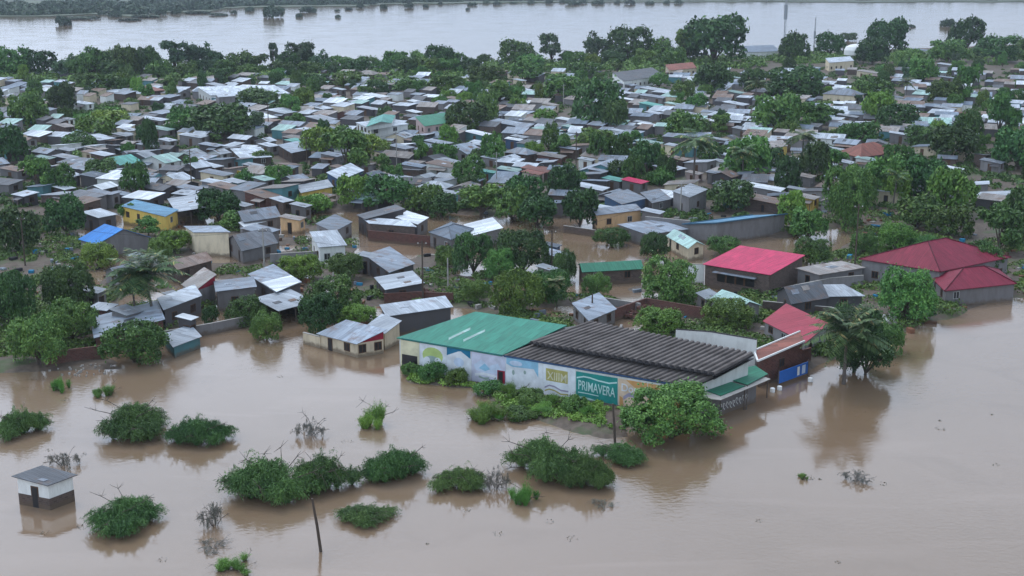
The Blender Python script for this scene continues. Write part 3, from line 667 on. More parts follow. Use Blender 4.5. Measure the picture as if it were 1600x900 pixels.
# painted panels: thin real plaster panels on the facade
def pm(n_, c_, dn=.5): return plain('paint ' + n_, c_, .8, .15, dn, .9)
PC = dict(cream=pm('cream', (.72, .68, .47)), white=pm('white', (.74, .77, .80)), pale=pm('pale blue', (.58, .68, .82)), sky=pm('sky blue', (.30, .55, .72)), deep=pm('deep blue', (.03, .2, .34)),
          lime=pm('lime', (.48, .6, .22)), grey=pm('grey green', (.33, .42, .38)), lilac=pm('lilac', (.6, .62, .74)), gold=pm('gold', (.45, .4, .14)), teal=pm('teal', (.03, .27, .24)), mint=pm('mint', (.55, .76, .72)),
          orange=pm('orange', (.6, .33, .13)), peach=pm('peach', (.68, .52, .38)), mauve=pm('mauve', (.35, .32, .42)), navy=pm('navy', (.05, .1, .2)), brown=pm('brown', (.12, .08, .07)))
LAY = {}
def panel(pix, mat, lvl, name='painted_panel', parent=None):
    out = .02 + .012 * lvl; k = MB(); q = [lf(x, y, out) for x, y in pix]; back = [p - wn * .03 for p in q]
    k.face(q)
    for i in range(len(q)):
        j = (i + 1) % len(q); k.face([back[i], back[j], q[j], q[i]])
    o = k.build(name, PC[mat], parent or wh); return o
def top(x, dy=0): return 527 + (x - 625) * .1675 + 3.0 + dy       # the eave line
def bot(x, dy=0): return 575 + (x - 625) * .182 + dy
def disc(cx, cy, rx, ry, n=18): return [(cx + rx * math.cos(i * 6.2832 / n), cy + ry * math.sin(i * 6.2832 / n) + rx * math.cos(i * 6.2832 / n) * .17) for i in range(n)]
def strip(xs_, ys_, w): return [(x, y - w / 2) for x, y in zip(xs_, ys_)] + [(x, y + w / 2) for x, y in list(zip(xs_, ys_))[::-1]]
p1 = panel([(626, 529.5), (655, 534.5), (655, 581), (626, 575)], 'cream', 0)
k = MB(); k.face([lf(628, 553, .05), lf(652, 557, .05), lf(652, 580, .05), lf(628, 575, .05)]); k.build('gate_opening', M_DARK, wh)
p2 = panel([(655.6, 534.6), (697, 541.5), (697, 589), (655.6, 581)], 'white', 0)
panel(disc(676, 556, 16, 13), 'lime', 1, 'painted_disc', p2); panel(disc(675, 562, 11, 6), 'grey', 2, 'painted_disc', p2); panel(disc(667, 563, 5, 6), 'white', 3, 'painted_disc', p2); panel(disc(684, 565, 5, 6), 'white', 3, 'painted_disc', p2)
p3 = panel([(697.6, 541.7), (736, 548), (736, 596), (697.6, 589)], 'white', 0)
panel([(698, 542), (735, 548.2), (735, 561), (720, 549), (716, 549), (698, 555)], 'deep', 1, 'painted_band', p3); panel(strip([700, 710, 720, 733], [580, 577, 581, 586], 3), 'grey', 1, 'painted_wave', p3)
panel(disc(717, 566, 8, 7), 'pale', 1, 'painted_disc', p3)
p4 = panel([(736.6, 548.2), (790, 557), (790, 606), (736.6, 596)], 'lilac', 0)
panel([(740, 570), (752, 562), (764, 572), (778, 568), (786, 584), (760, 583), (744, 578)], 'pale', 1, 'painted_cloud', p4); panel([(748, 575), (757, 568), (766, 577), (758, 580)], 'sky', 2, 'painted_wave', p4)
panel(strip([742, 755, 770, 784], [585, 584, 588, 592], 4), 'white', 2, 'painted_wave', p4); panel(strip([748, 756, 764], [588, 591, 591], 3), 'grey', 3, 'painted_wave', p4)
p5 = panel([(790.6, 557.2), (848, 567), (848, 616), (790.6, 606)], 'white', 0)
panel([(791, 557.4), (841, 565.6), (841, 590), (834, 577), (800, 573), (791, 568)], 'sky', 1, 'painted_band', p5); panel(disc(806, 568, 10, 4), 'pale', 2, 'painted_disc', p5)
panel(disc(802, 582, 2, 4), 'grey', 1, 'painted_disc', p5); panel(disc(820, 582, 2, 3), 'grey', 1, 'painted_disc', p5)
p6 = panel([(848.6, 567), (899, 575.5), (899, 624), (848.6, 616)], 'white', 0)
panel([(853, 575), (887, 581), (887, 600), (853, 594)], 'gold', 1, 'painted_band', p6); panel(strip([851, 858, 866, 876, 888], [605, 602, 604, 610, 612], 2.4), 'mauve', 1, 'painted_wave', p6)
panel(strip([851, 858, 866, 876, 888], [610, 608, 610, 616, 617], 2.2), 'gold', 1, 'painted_wave', p6)
p7 = panel([(900, 580), (965, 591), (965, 636), (900, 622)], 'teal', 0)
panel(strip([901, 912, 922, 935, 952, 964], [590, 588.5, 590.5, 595, 599, 598], 2.2), 'mint', 1, 'painted_wave', p7); panel(strip([901, 912, 922, 935, 952, 964], [620.5, 621, 624, 629, 633, 634], 2.6), 'mint', 1, 'painted_wave', p7)
panel(strip([903, 918, 935], [612.5, 615, 619], 1.3), 'mint', 1, 'painted_wave', p7)
p8 = panel([(966, 591), (1012, 599), (1012, 645), (966, 637)], 'peach', 0)
panel([(978, 593.3), (1011, 599), (1011, 607), (992, 606), (986, 601)], 'orange', 1, 'painted_band', p8); panel(strip([974, 982, 990, 998], [622, 617, 618, 624], 6), 'mauve', 1, 'painted_wave', p8)
panel([(968, 618), (973, 622), (974, 637), (968, 636)], 'orange', 1, 'painted_band', p8)
p9 = panel([(1012.6, 599), (1080, 610), (1080, 657), (1012.6, 645)], 'orange', 0)
k = MB(); k.face([lf(777, 578, .055), lf(789, 580, .055), lf(789, 600, .055), lf(777, 598, .055)]); d_ = k.build('door', M_RED, wh); k = MB(); k.face([lf(778.5, 580, .07), lf(785.5, 581, .07), lf(785.5, 599, .07), lf(778.5, 598, .07)]); k.build('door_gap', M_DARK, d_)
k = MB()
for x0, x1 in ((627, 785), (787, 1078)):
    k.face([lf(x0, top(x0, -2.2), .1), lf(x1, top(x1, -2.2), .1), lf(x1, top(x1, .4), .1), lf(x0, top(x0, .4), .1)])
k.build('eave_beam', PC['navy'], wh)
def lettering(txt, x0, y0, x1, y1, hgt_px, mat, parent, lvl=2, bold=.012, xs=1.0):
    a = lf(x0, y0, .02 + .012 * lvl); b = lf(x1, y1, .02 + .012 * lvl); cu = bpy.data.curves.new('lettering', 'FONT'); cu.body = txt; cu.extrude = .012; cu.offset = .012
    size = hgt_px / ppm(fac(x0, y0)) / .7; cu.size = size; o = bpy.data.objects.new('lettering', cu); COL.objects.link(o)
    ux = (b - a); ln = ux.length; ux = ux / ln; upv = Vector((0, 0, 1)); nn = wn
    bpy.context.view_layer.update(); me_ = bpy.data.meshes.new_from_object(o.evaluated_get(bpy.context.evaluated_depsgraph_get())); bpy.data.objects.remove(o)
    me_.materials.clear(); me_.materials.append(PC[mat]); o = bpy.data.objects.new('lettering', me_); COL.objects.link(o); wd_ = max(v.co.x for v in me_.vertices); k = ln / wd_
    from mathutils import Matrix
    M = Matrix((( ux.x * k, 0, nn.x, a.x), (ux.y * k, 0, nn.y, a.y), (ux.z * k, 1, nn.z, a.z), (0, 0, 0, 1)))
    me_.transform(M); o.parent = parent; return o
lettering('PRIMAVERA', 903, 607.5, 961, 621, 15, 'mint', p7, 2, .03)
lettering('XIIIM', 855, 592, 885, 598, 13, 'cream', p6, 2, .03)
lettering('Dorn', 970, 610, 1003, 617, 12, 'white', p8, 2, .03)

# ---- green canopies, boundary wall and blue panel east of the warehouse
can = empty('green_canopy', G(1140, 600, 0)); cc = Vector(can.location); tag(can, 'ragged green shade canopies behind the low graffitied wall at the warehouse end', 'canopy')
PLACED.append((can, 1150, 590, None, can['label']))
for pts_, z in (([(1072, 599), (1126, 618), (1164, 603), (1108, 586)], 2.9), ([(1110, 584), (1168, 601), (1200, 584), (1180, 571)], 3.0)):
    q = [G(x, y, z) - cc for x, y in pts_]; q = q[::-1] if (q[1] - q[0]).cross(q[2] - q[0]).z < 0 else q; k = MB(); k.slab(q, .06); k.build('green_sheet', T['g'], can)
    for p_ in q:
        k = MB(); k.tube([(p_.x, p_.y, -1), (p_.x, p_.y, z - .05)], [.07, .07], 5); k.build('post', M_GREYW, can)
q = [G(x, y, 2.8) - cc for x, y in ((1084, 620), (1126, 625), (1204, 592), (1170, 580))]; k = MB(); k.slab(q if (q[1] - q[0]).cross(q[2] - q[0]).z > 0 else q[::-1], .05); k.build('concrete_roof', M_CONC, can)
yw = yard_wall([(1096, 628), (1120, 622), (1182, 599)], 2.3, WM['g'], 'grey yard wall with pale graffiti scrawls beside the big broadleaf bush', M_CONC)
gw0, gw1 = G(1122, 622, 2.3), G(1180, 600, 2.3); gu = (gw1 - gw0).normalized(); gn = Vector((gu.y, -gu.x, 0)); gn = gn if gn.y < 0 else -gn
k = MB(); rr = random.Random(5)
for i in range(9):
    s0 = .3 + i * .62; cyy = 1.15 + rr.uniform(-.15, .15)
    pts_ = [gw0 + gu * (s0 + .22 * math.cos(t_ * 1.1) * rr.uniform(.6, 1.2)) + gn * .2 - Vector((0, 0, 2.3 - cyy - .42 * math.sin(t_ * .9))) for t_ in range(6)]
    k.tube([p_ - Vector(yw.location) for p_ in pts_], [.045] * 6, 4)
gd = k.build('graffiti', M_WHITE, yw)
q0, q1 = G(1216, 603, .1), G(1262, 586, .1); tp = empty('blue_market_panel', q0.lerp(q1, .5)); k = MB(); u = (q1 - q0).normalized(); mid = q0.lerp(q1, .5)
along_mb(k, q0 - mid, q1 - mid, .25, 1.75, .1); k.build('panel_sheet', plain('blue painted panel', (.02, .14, .5), .5, .4), tp)
nn_ = Vector((u.y, -u.x, 0)) * .03
for s0, s1, mt in ((.62, .7, M_WHITE), (.78, .9, PC['pale'])):
    a, b_ = (q0 - mid).lerp(q1 - mid, s0), (q0 - mid).lerp(q1 - mid, s1); k = MB(); k.face([a + nn_ + Vector((0, 0, .45)), b_ + nn_ + Vector((0, 0, .45)), b_ + nn_ + Vector((0, 0, 1.55)), a + nn_ + Vector((0, 0, 1.55))]); k.build('painted_mark', mt, tp)
for s in (0, 1):
    k = MB(); p_ = (q0 - mid).lerp(q1 - mid, s); k.tube([(p_.x, p_.y, -1), (p_.x, p_.y, 2.0)], [.07, .07], 6); k.build('post', M_GREYW, tp)
tag(tp, 'bright blue painted stall panel between posts at the water edge', 'panel'); PLACED.append((tp, 1238, 592, None, tp['label']))
for i, (x, y, nme) in enumerate(((1207, 612, 'westmost white drum floating below the blue stall panel'), (1218, 609, 'white drum touching the near post of the blue stall panel'), (1266, 596, 'white drum floating at the far end of the blue stall panel'))):
    p_ = G(x, y, 0); k = MB(); k.tube([(0, 0, -.25), (0, 0, -.2), (0, 0, .42), (0, 0, .46), (0, 0, .52)], [.2, .3, .3, .27, .12], 14); d_ = k.build('water_drum', M_WHITE, None, p_); tag(d_, nme, 'drum', 'white drums'); PLACED.append((d_, x, y, None, nme))

# ---- houses by their eave corners
HC((500, 521), (558, 536), (599, 529), 2.0, 'm', 't', 'c', rise=1.1, gable=M_RED, wins=2, label='small cream house with maroon gable standing in the flood')
HC((574, 510), (601, 520), (624, 509), 2.4, 'm', 'l', 'c', rise=.6, wins=0, label='cream annex with a pale roof behind the maroon-gabled cream house')
yard_wall([(473, 519), (500, 526)], 1.6, WM['c'], 'short cream yard wall rising from the water beside the cream house')
HC((572, 404), (609, 425), (646, 412), 2.6, 'n', 't', 'd', rise=.6, label='dark house with diamond-shaped blue-grey roof by the leaning power pole')
HC((588, 434), (604, 452), (660, 447), 2.2, 'm', 'l', 'd', rise=.5, label='low pale-roofed shed beside the heap of red bricks')
HC((126, 373), (152, 381), (232, 370), 2.8, 'G', 'b', 'g', rise=2.0, label='grey house with bright blue sheet roof'); 
HC((390, 431), (432, 457), (469, 441), 2.7, 'f', 't', 'd', label='dark house with half grey and half new white roof'); 
k_ = [G(x, y, 3.12) for x, y in ((408, 441), (432, 456), (470, 440), (455, 430))]; k = MB(); k.slab(k_, .05); o_ = PLACED[-1][0]; sh = k.build('white_roof_sheet', T['w'], o_, -Vector(o_.location))
HC((400, 469), (436, 485), (489, 471), 2.4, 'f', 'l', 'g', legs=True, label='open-sided shed with long pale roof beside the flooded shore')
HC((144, 497), (150, 527), (255, 508), 2.0, 'm', 't', 'r', rise=.8, label='long low grey-roofed shed behind the round bush at the flood edge')
HC((257, 526), (272, 541), (312, 526), 1.6, 'f', 'l', 't', legs=False, wins=0, label='half-drowned shelter with pale green-tinged roof at the water edge')
HC((286, 444), (303, 455), (336, 443), 2.7, 'm', 'n', 'g', rise=1.3, gable=M_RED, label='tan-roofed house with a dark red gable beside the palm')
HC((337, 440), (340, 455), (398, 451), 3.1, 'm', 't', 'g', rise=.3, wins=1, label='long grey block house with flat pale roof facing the flood')
HC((248, 469), (257, 483), (313, 462), 3.0, 'f', 'l', 'd', label='dark block house with thin pale roof right of the tall palm')
HC((191, 324), (258, 338), (277, 328), 3.2, 'f', 'k', 'y', label='yellow house with faded blue roof above the bright blue one')
HC((264, 311), (277, 331), (320, 328), 2.9, 'm', 'l', 'g', rise=.5, legs=True, label='pale tin porch roof on posts beside the yellow house')
HC((362, 237), (378, 248), (423, 245), 2.9, 'n', 'l', 'b', rise=.7, label='brown house under a pale roof behind the long yellow wall')
HC((435, 228), (456, 239), (486, 233), 3.2, 'f', 't', 'b', label='dark brown house with recessed porch under tin')
HC((290, 354), (304, 363), (357, 366), 4.0, 'm', 't', 'c', rise=.4, wins=0, label='tall plain cream block house among the shacks')
HC((367, 335), (382, 346), (437, 338), 2.8, 'g', 't', 'g', label='blue-grey gabled house behind the new white tin sheet')
HC((375, 350), (382, 354), (417, 345), 2.2, 'f', 'w', 'g', wins=0, label='low shed under brilliant white new tin near the cream block house')
HC((355, 374), (379, 391), (432, 379), 2.6, 'g', 'd', 'g', label='grey block house with sagging dark stained roof')
HC((260, 411), (278, 420), (330, 406), 2.6, 'g', 'r', 'b', label='brown house with rust-stained roof beside the palm crown')
HC((165, 423), (186, 435), (230, 423), 2.4, 'g', 't', 'g', label='low tin-roofed house left of the tall palm')
HC((672, 363), (705, 374), (738, 358), 2.8, 'h', 's', 'g', rise=1.0, label='grey house with slate-blue pyramid roof')
HC((727, 351), (741, 367), (783, 364), 2.5, 'm', 'w', 'g', rise=.9, label='house with bright white sloping roof beside the slate pyramid roof')
HC((620, 342), (652, 350), (668, 340), 2.9, 'f', 'w', 'g', label='small house with very pale flat roof above the brick yard')
HC((487, 370), (500, 386), (539, 383), 3.3, 'n', 'l', 'w', rise=.8, wins=2, label='white house with square windows and pale tin roof')
HC((495, 352), (521, 362), (549, 347), 2.7, 'f', 't', 'n' if False else 'g', label='grey house with plain tin roof behind the white windowed house')
HC((567, 342), (578, 349), (648, 354), 3.0, 'f', 'l', 'b', wins=1, label='long brown brick house with thin pale roof above the muddy yard')
HC((560, 336), (572, 342), (630, 334), 3.4, 'm', 'd', 'd', label='dark-roofed long house behind the brown brick house')
HC((465, 290), (472, 301), (519, 297), 3.0, 'm', 'l', 'y', rise=.7, label='yellow house with pale roof among green shrubs')
HC((512, 277), (531, 281), (567, 266), 3.0, 'n', 'l', 'u', rise=1.0, label='dark blue house with bright tin roof tilted toward the flood')
HC((926, 329), (934, 336), (1001, 328), 3.1, 'f', 't', 'o', wins=2, label='peach house with red-framed windows facing the muddy street')
HC((945, 307), (972, 319), (1008, 310), 3.2, 'f', 't', 'u', label='blue-walled house with flat tin roof behind the peach house')
HC((1002, 303), (1020, 317), (1048, 311), 3.0, 'f', 't', 'g', label='grey house with tin roof right of the blue-walled one')
HC((1052, 301), (1077, 308), (1104, 296), 4.4, 'f', 'l', 'g', label='tall grey block house beside the utility pole', wins=1)
_c, _l, _r = G(1120, 349, 3.9), G(1004, 337, 3.9), G(1226, 335, 3.9)
house(_c, _r - _c, (_l - _c) * .42, 3.1, 'N', 'k', 'g', rise=.8, wins=0, trim=T['k'], label='long windowless grey hall with blue roof edge')
HC((968, 353), (1012, 366), (1072, 358), 2.5, 'f', 't', 'g', label='low house with wide blue-grey roof in front of the long hall')
HC((1043, 368), (1076, 387), (1099, 382), 2.4, 'G', 'm', 'c', rise=.8, label='small house with pale gable roof and cream end near the long hall')
HC((1102, 413), (1202, 429), (1254, 404), 3.7, 'm', 'p', 'b', rise=.5, wins=0, label='brown building with bright pink roof and shuttered opening')
o_ = PLACED[-1][0]; bc = Vector(o_.location); c0 = G(1202, 429, 3.7) - bc; l0 = G(1102, 413, 3.7) - bc; dv = (l0 - c0); ln = Vector((dv.x, dv.y, 0)).length; dv = Vector((dv.x, dv.y, 0)) / ln; nm_ = Vector((-dv.y, dv.x, 0)); nm_ = nm_ if nm_.y < 0 else -nm_
k = MB(); wall_plate(k, c0, dv, nm_, ln * .22, ln * .80, 1.3 - bc.z, 2.75 - bc.z, .03); k.build('shuttered_opening', M_DARK, o_)
k = MB(); wall_plate(k, c0, dv, nm_, ln * .18, ln * .84, 2.8 - bc.z, 2.9 - bc.z, 1.0); k.build('awning', T['t'], o_)
for s in (.36, .5, .65):
    k = MB(); wall_plate(k, c0, dv, nm_, ln * s, ln * s + .3, 1.3 - bc.z, 2.75 - bc.z, .06); k.build('shutter_post', M_WOOD, o_)
HC((1112, 467), (1151, 485), (1186, 476), 2.5, 'G', 'm', 'g', rise=.9, label='grey house with pale mint gable roof below the pink-roofed building')
HC((1090, 461), (1104, 467), (1122, 461), 2.4, 'f', 'l', 'g', label='small pale-roofed lean-to below the pink-roofed building')
HC((1215, 455), (1238, 473), (1292, 464), 3.0, 'g', 'd', 'd', rise=1.5, label='dark grey gabled house between pink and maroon roofs')
HC((1262, 449), (1291, 463), (1347, 462), 3.0, 'f', 'l', 'd', label='dark house with whitish slatted roof near the maroon roofs')
HC((1247, 422), (1280, 429), (1348, 418), 2.9, 'f', 'n', 'g', label='rubble-strewn flat roof house beside the pink-roofed building')
HC((1195, 502), (1258, 534), (1291, 514), 2.4, 'm', 'x', 'g', rise=.7, label='low house with coral-red roof beside the drooping palm')
HC((1181, 549), (1186, 563), (1254, 541), 3.4, 'm', 'o', 'r', rise=.6, trim=M_WHITE, wins=1, label='red brick porch with white-edged roof near the blue panel')
HC((1347, 405), (1468, 424), (1575, 402), 4.0, 'h', 'z', 'g', rise=3.0, label='grey building under a very large maroon hip roof')
HC((1456, 432), (1478, 454), (1585, 443), 2.7, 'h', 'z', 'g', rise=2.0, label='maroon hip-roofed wing at the water edge of the big maroon building')
HC((896, 477), (921, 500), (961, 483), 2.3, 'f', 't', 'g', label='low tin-roofed shed just behind the warehouse ridge')
HC((470, 555 - 85), (478, 476), (492, 471), 2.0, 'f', 'l', 'w', label='tiny white shed left of the shore trees') if False else None
HC((597, 483), (606, 493), (704, 479), 3.0, 'n', 'l', 'd', rise=.5, wins=0, label='long dark shed with pale roof strip behind the green warehouse roof')
HC((557, 193), (580, 201), (637, 194), 5.2, 'f', 'l', 'w', wins=4, wtop=4.3, label='two-storey white villa with turquoise gable roof', name='villa', cat='villa')
o_ = PLACED[-1][0]; bc = Vector(o_.location); k = MB(); q = [G(x, y, 6.3) - bc for x, y in ((572, 198), (612, 192), (618, 180), (580, 185))]; qr = [G(595, 190, 7.6) - bc, G(600, 178, 7.6) - bc]
lo_ = [Vector((p.x, p.y, 5.2 - bc.z)) for p in q]
kb = MB(); kb.face([lo_[0], lo_[1], q[1], q[0]]); kb.face([lo_[3], lo_[0], q[0], q[3]]); kb.face([lo_[1], lo_[2], q[2], q[1]]); kb.face([q[0], q[1], qr[0]]); kb.build('upper_storey', WM['w'], o_)
k.slab([q[0], qr[0], qr[1], q[3]][::-1] if True else q, .08); k.slab([q[1], q[2], qr[1], qr[0]], .08); k.build('upper_roof', T['q'], o_)
HC((650, 191), (664, 197), (712, 190), 3.6, 'n', 'g', 'p', rise=1.6, label='pinkish house with green roof beside the white villa')
HC((905, 414), (912, 424), (1003, 419), 2.4, 'g', 'g', 'b', label='long brick house with ragged green roof in the muddy lot')
HC((1178, 226), (1186, 234), (1230, 228), 3.6, 'f', 'n', 'y', label='pale yellow house with square window behind the palms')
HC((87 - 60, 748), (75, 757), (113, 743), 2.6, 'f', 'd', 'w', wins=1, label='white and brown hut standing alone in the flood')
o_ = PLACED[-1][0]; bc = Vector(o_.location); c0 = G(75, 757, 2.6) - bc; k = MB()
for q_ in (G(27, 748, 2.6) - bc, G(113, 743, 2.6) - bc):
    dv = Vector((q_.x - c0.x, q_.y - c0.y, 0)); ln = dv.length; dv /= ln; nm_ = Vector((-dv.y, dv.x, 0)); nm_ = nm_ if nm_.y < 0 else -nm_; wall_plate(k, c0, dv, nm_, -.03, ln + .03, -.8, 1.15, .035)
k.build('lower_band', WM['b'], o_)
# long school block at the back
HC((310, 141), (330, 149), (452, 146), 4.0, 'n', 'l', 'w', rise=1.2, wins=4, label='long pale-roofed block near the river tree line')
HC((337, 147), (342, 152), (367, 150), 5.4, 'f', 'l', 'g', wins=1, label='square grey annex on the front of the long pale-roofed block')
HC((957, 120), (975, 127), (1038, 118), 4.2, 'n', 'd', 'w', rise=3.0, label='broad grey-roofed hall with white gable edges near the river')
HC((1040, 107), (1046, 110), (1088, 106), 4.0, 'n', 'o', 'c', rise=1.6, label='long rust-red roofed building among riverside trees')
HC((1157, 77), (1166, 82), (1218, 80), 5.0, 'n', 's', 'w', rise=3.2, wins=4, label='large blue-grey roofed riverside hall with white walls')
HC((1290, 95), (1296, 98), (1334, 95), 4.5, 'n', 'l', 'c', rise=1.2, label='pale flat-topped building in front of the white water tank')
HC((1308, 238), (1345, 246), (1402, 238), 3.2, 'h', 'o', 'g', rise=2.4, label='wide rust-red hip-roofed house among palms')
# ---- houses by roof centre: (x, y, width, roof type, roof, walls[, eave height])
TAB = """236 139 42 n o b|130 160 30 n l w|235 153 36 G r b|277 142 40 G t g|336 131 28 n l g|385 172 28 n l g|440 173 45 n l g|405 181 56 n w g|415 192 36 G t d|460 192 50 G t g|202 187 26 n l g
240 185 42 n l g|202 201 26 n l c|252 200 40 n m g|192 209 30 n l g|205 221 30 G n b|302 211 40 n l g|262 217 26 n l g|380 213 46 G l d|467 220 42 n q g|102 195 30 n n b|112 215 28 n m g|107 184 16 n l w
330 172 44 n n g|277 175 30 n r b|502 167 36 n l g|502 150 36 G n b|447 150 22 n l g|530 138 20 n l g|587 149 40 n w g|577 134 26 n l c|665 131 20 n w g|687 129 16 n w g|560 159 32 n l g|602 159 30 n l g|575 168 32 n l d
652 158 30 n w g|647 173 24 n w g|602 172 30 n l g|575 114 42 h n b|742 116 10 n w w|812 124 20 n l c|825 140 26 n l g|805 152 18 n l g|445 170 26 n l d|502 184 48 n l d|484 203 42 n l g|522 200 30 n t g|522 214 45 n l g
473 193 44 G t g|540 176 36 g r r|747 207 42 n w t|795 192 60 n t d|772 178 26 n t g|803 216 26 n w u|755 222 38 n l g|745 170 22 n l c|715 154 40 n r b|860 162 26 n n c|940 131 42 n l c|985 145 30 n l g|980 131 32 n t g
1025 140 50 n l g|1020 150 42 n t g|1017 162 36 n q t|1052 161 26 n m c|1087 164 46 n l b|1150 143 30 n m g|1150 161 40 n l g|1080 177 36 n l g|1105 186 30 n w g|1162 184 46 G l g|1162 200 36 n l g|1022 175 28 n l g
1017 195 42 n w d|1004 190 28 n l g|887 186 36 n w g|855 202 46 n m g|893 197 28 n m t|812 212 26 n l g|810 185 30 G s g|1125 216 26 n l g|1015 221 42 n m c|968 203 26 n l w|980 171 22 n l g|982 154 26 n w g|1152 121 26 n m g|1192 123 22 n l g
1215 118 52 G s w 3.4|1292 127 20 n w g|1310 132 16 n l g|1318 145 62 h t c 4.5|1382 120 46 n r b|1357 112 36 n n c|1432 116 26 n l g|1477 120 30 n t g|1445 142 30 n m w|1407 152 36 n t w|1445 79 40 n s w|1482 101 36 n l g|1390 165 32 n w g|1420 172 34 n l g
1477 168 36 n l g|1497 175 30 n o p|1455 188 66 G m w|1472 194 40 n q t|1325 180 34 n l g|1330 192 40 n l g|1295 212 60 G l w|1190 218 60 n l g|1407 208 36 n l g|105 232 24 n l g|102 243 34 n l d|150 230 32 n n g|160 239 34 n l b
187 250 66 g q g|250 248 60 g m w|185 267 24 n w g|104 271 36 g l d|100 291 30 n w d|125 306 84 m d g|155 332 50 n l d|297 292 38 n t g|253 290 58 G d d|273 276 56 g l c|337 283 42 n l g|297 238 50 g l w|342 236 34 g l w|330 257 34 n l b
367 281 32 n l t|412 277 32 n m g|468 281 30 n l g|377 317 32 n l g|457 338 36 n n o|410 302 56 n r r|470 318 30 n l g|220 398 36 n l g|105 421 44 n m g|407 357 54 n t g|147 450 32 n l g|160 476 38 m l r|272 457 30 n l g|197 482 44 n l z
292 492 26 n w d|595 270 36 n n g|625 276 44 n l g|680 288 54 h l g|617 286 52 n l g|720 233 74 g t g|757 225 40 n l g|815 236 52 h t b|762 266 26 n q t|796 263 38 n m u|833 268 34 n o p|627 240 66 G n d|685 221 44 n t g|627 228 40 n t g|575 396 32 n l g
862 242 44 n n r|917 247 26 n l w|987 236 50 n g t|1055 226 32 n l c|947 262 88 g t t|960 278 36 n q g|992 281 40 n p g|925 291 52 n l g|842 263 54 n o b|1117 238 36 n l g|1130 251 32 n l w|1122 269 34 n t g|1195 292 62 n w g|868 394 44 n t g|855 415 30 n l g|862 380 26 n s u
1285 254 44 n l g|1360 248 46 n m w|1482 261 46 n w g|1230 272 30 n t g|1247 293 32 n l g|1258 305 44 n n y|1142 291 50 n l g|1497 388 40 g w g|1020 328 34 n l g|952 323 34 n l g|700 298 30 n l t|560 300 30 n r b|640 308 26 n l g|1060 246 34 n r b|1085 268 26 n n p
890 230 30 n t b|770 245 34 n l g|740 250 30 n t d|700 250 40 n l b|560 245 34 n l b|520 240 36 n t g|230 225 30 n t g|330 225 34 n t d|420 225 30 n l g|350 305 34 n t d|440 310 34 n l b|230 265 30 n n b|145 265 30 n l d|225 300 30 n r b|190 300 28 n t d"""
for row in TAB.replace('\n', '|').split('|'):
    f = row.split(); 
    if len(f) < 6: continue
    x, y, w_ = map(float, f[:3]); HB(x, y, w_, f[3] if f[5] in WM else f[3], f[4], f[5] if f[5] in WM else 'g', h=float(f[6]) if len(f) > 6 else random.uniform(2.4, 3.1))
NHAND = len(PLACED)
# ---- shacks in the gaps, the near ones first
def free(x, y, r, k=.8): return all((x - a) ** 2 + (y - b_) ** 2 > ((r + c_) * k) ** 2 for a, b_, c_ in OCC)
sr = random.Random(3); cand = []
for yy in np.arange(250, 585, 7.6):
    hw = yy * .415
    for xx in np.arange(-hw, hw, 7.2):
        cand.append((xx + sr.uniform(-3, 3), yy + sr.uniform(-3, 3)))
nshack = 0; FAR = []
random.seed(21)
for (x, y) in sorted(cand, key=lambda q: q[1]):
    px, py = to_px((x, y, 0)); w_ = random.uniform(3.4, 6.8)
    if not (118 < py < 338): continue
    if 110 < px < 195 and 165 < py < 205: continue                    # the grass field
    if sr.random() < (.36 if py > 190 else .5 if py > 150 else .7) + (.3 if px > 1230 and py > 230 else 0): continue
    if not free(x, y, w_ * .43, .86): continue
    rt_ = random.choice('nnNGGmgMN'); ro_ = random.choice('llllwttttnnrrdddssm'); wa_ = random.choice('gggddddbbccwt')
    if nshack < 190:
        r = R_(random.uniform(-42, -12)); e1 = Vector((math.cos(r), math.sin(r), 0)); e2 = Vector((-e1.y, e1.x, 0)); d_ = w_ * random.uniform(.6, .9)
        if random.random() < .25: e1, e2 = e2, -e1; 
        if e2.y < 0: e1, e2 = -e2, e1
        C_ = Vector((x, y, 0)) + e1 * w_ / 2 - e2 * d_ / 2
        house(C_, e2 * d_, -e1 * w_, random.uniform(2.1, 2.9) + .3, rt_, ro_, wa_, name='shack', look=None, wins=1); nshack += 1
    else: FAR.append((x, y, w_, rt_, ro_, wa_)); OCC.append((x, y, w_ * .43))
fm = MB(); keys = list(T.keys()); wk = list(WM.keys())
for (x, y, w_, rt_, ro_, wa_) in FAR:
    r = R_(random.uniform(-42, -12)); e1 = Vector((math.cos(r), math.sin(r), 0)); e2 = Vector((-e1.y, e1.x, 0)); d_ = w_ * .75; z0 = .3; z1 = random.uniform(2.5, 3.2); ri = random.uniform(.4, 1.2)
    P_ = Vector((x, y, 0)) - e1 * w_ / 2 - e2 * d_ / 2; c_ = [P_, P_ + e1 * w_, P_ + e1 * w_ + e2 * d_, P_ + e2 * d_]; zz = [z1, z1, z1 + ri, z1 + ri]
    for i in range(4):
        j = (i + 1) % 4; fm.face([c_[i] + Vector((0, 0, -.5)), c_[j] + Vector((0, 0, -.5)), c_[j] + Vector((0, 0, zz[j])), c_[i] + Vector((0, 0, zz[i]))], m=len(keys) + wk.index(wa_))
    cc_ = Vector((x, y, 0)); fm.slab([cc_ + (q - cc_) * 1.1 + Vector((0, 0, z + .07)) for q, z in zip(c_, zz)], .08, m=keys.index(ro_))
if FAR:
    o_ = fm.build('distant_rooftops', [T[k] for k in keys] + [WM[k] for k in wk]); tag(o_, 'countless small tin roofs far back in the town toward the river', 'rooftops', kind='stuff')
print('SHACKS', nshack, 'FAR', len(FAR), 'HAND', NHAND)

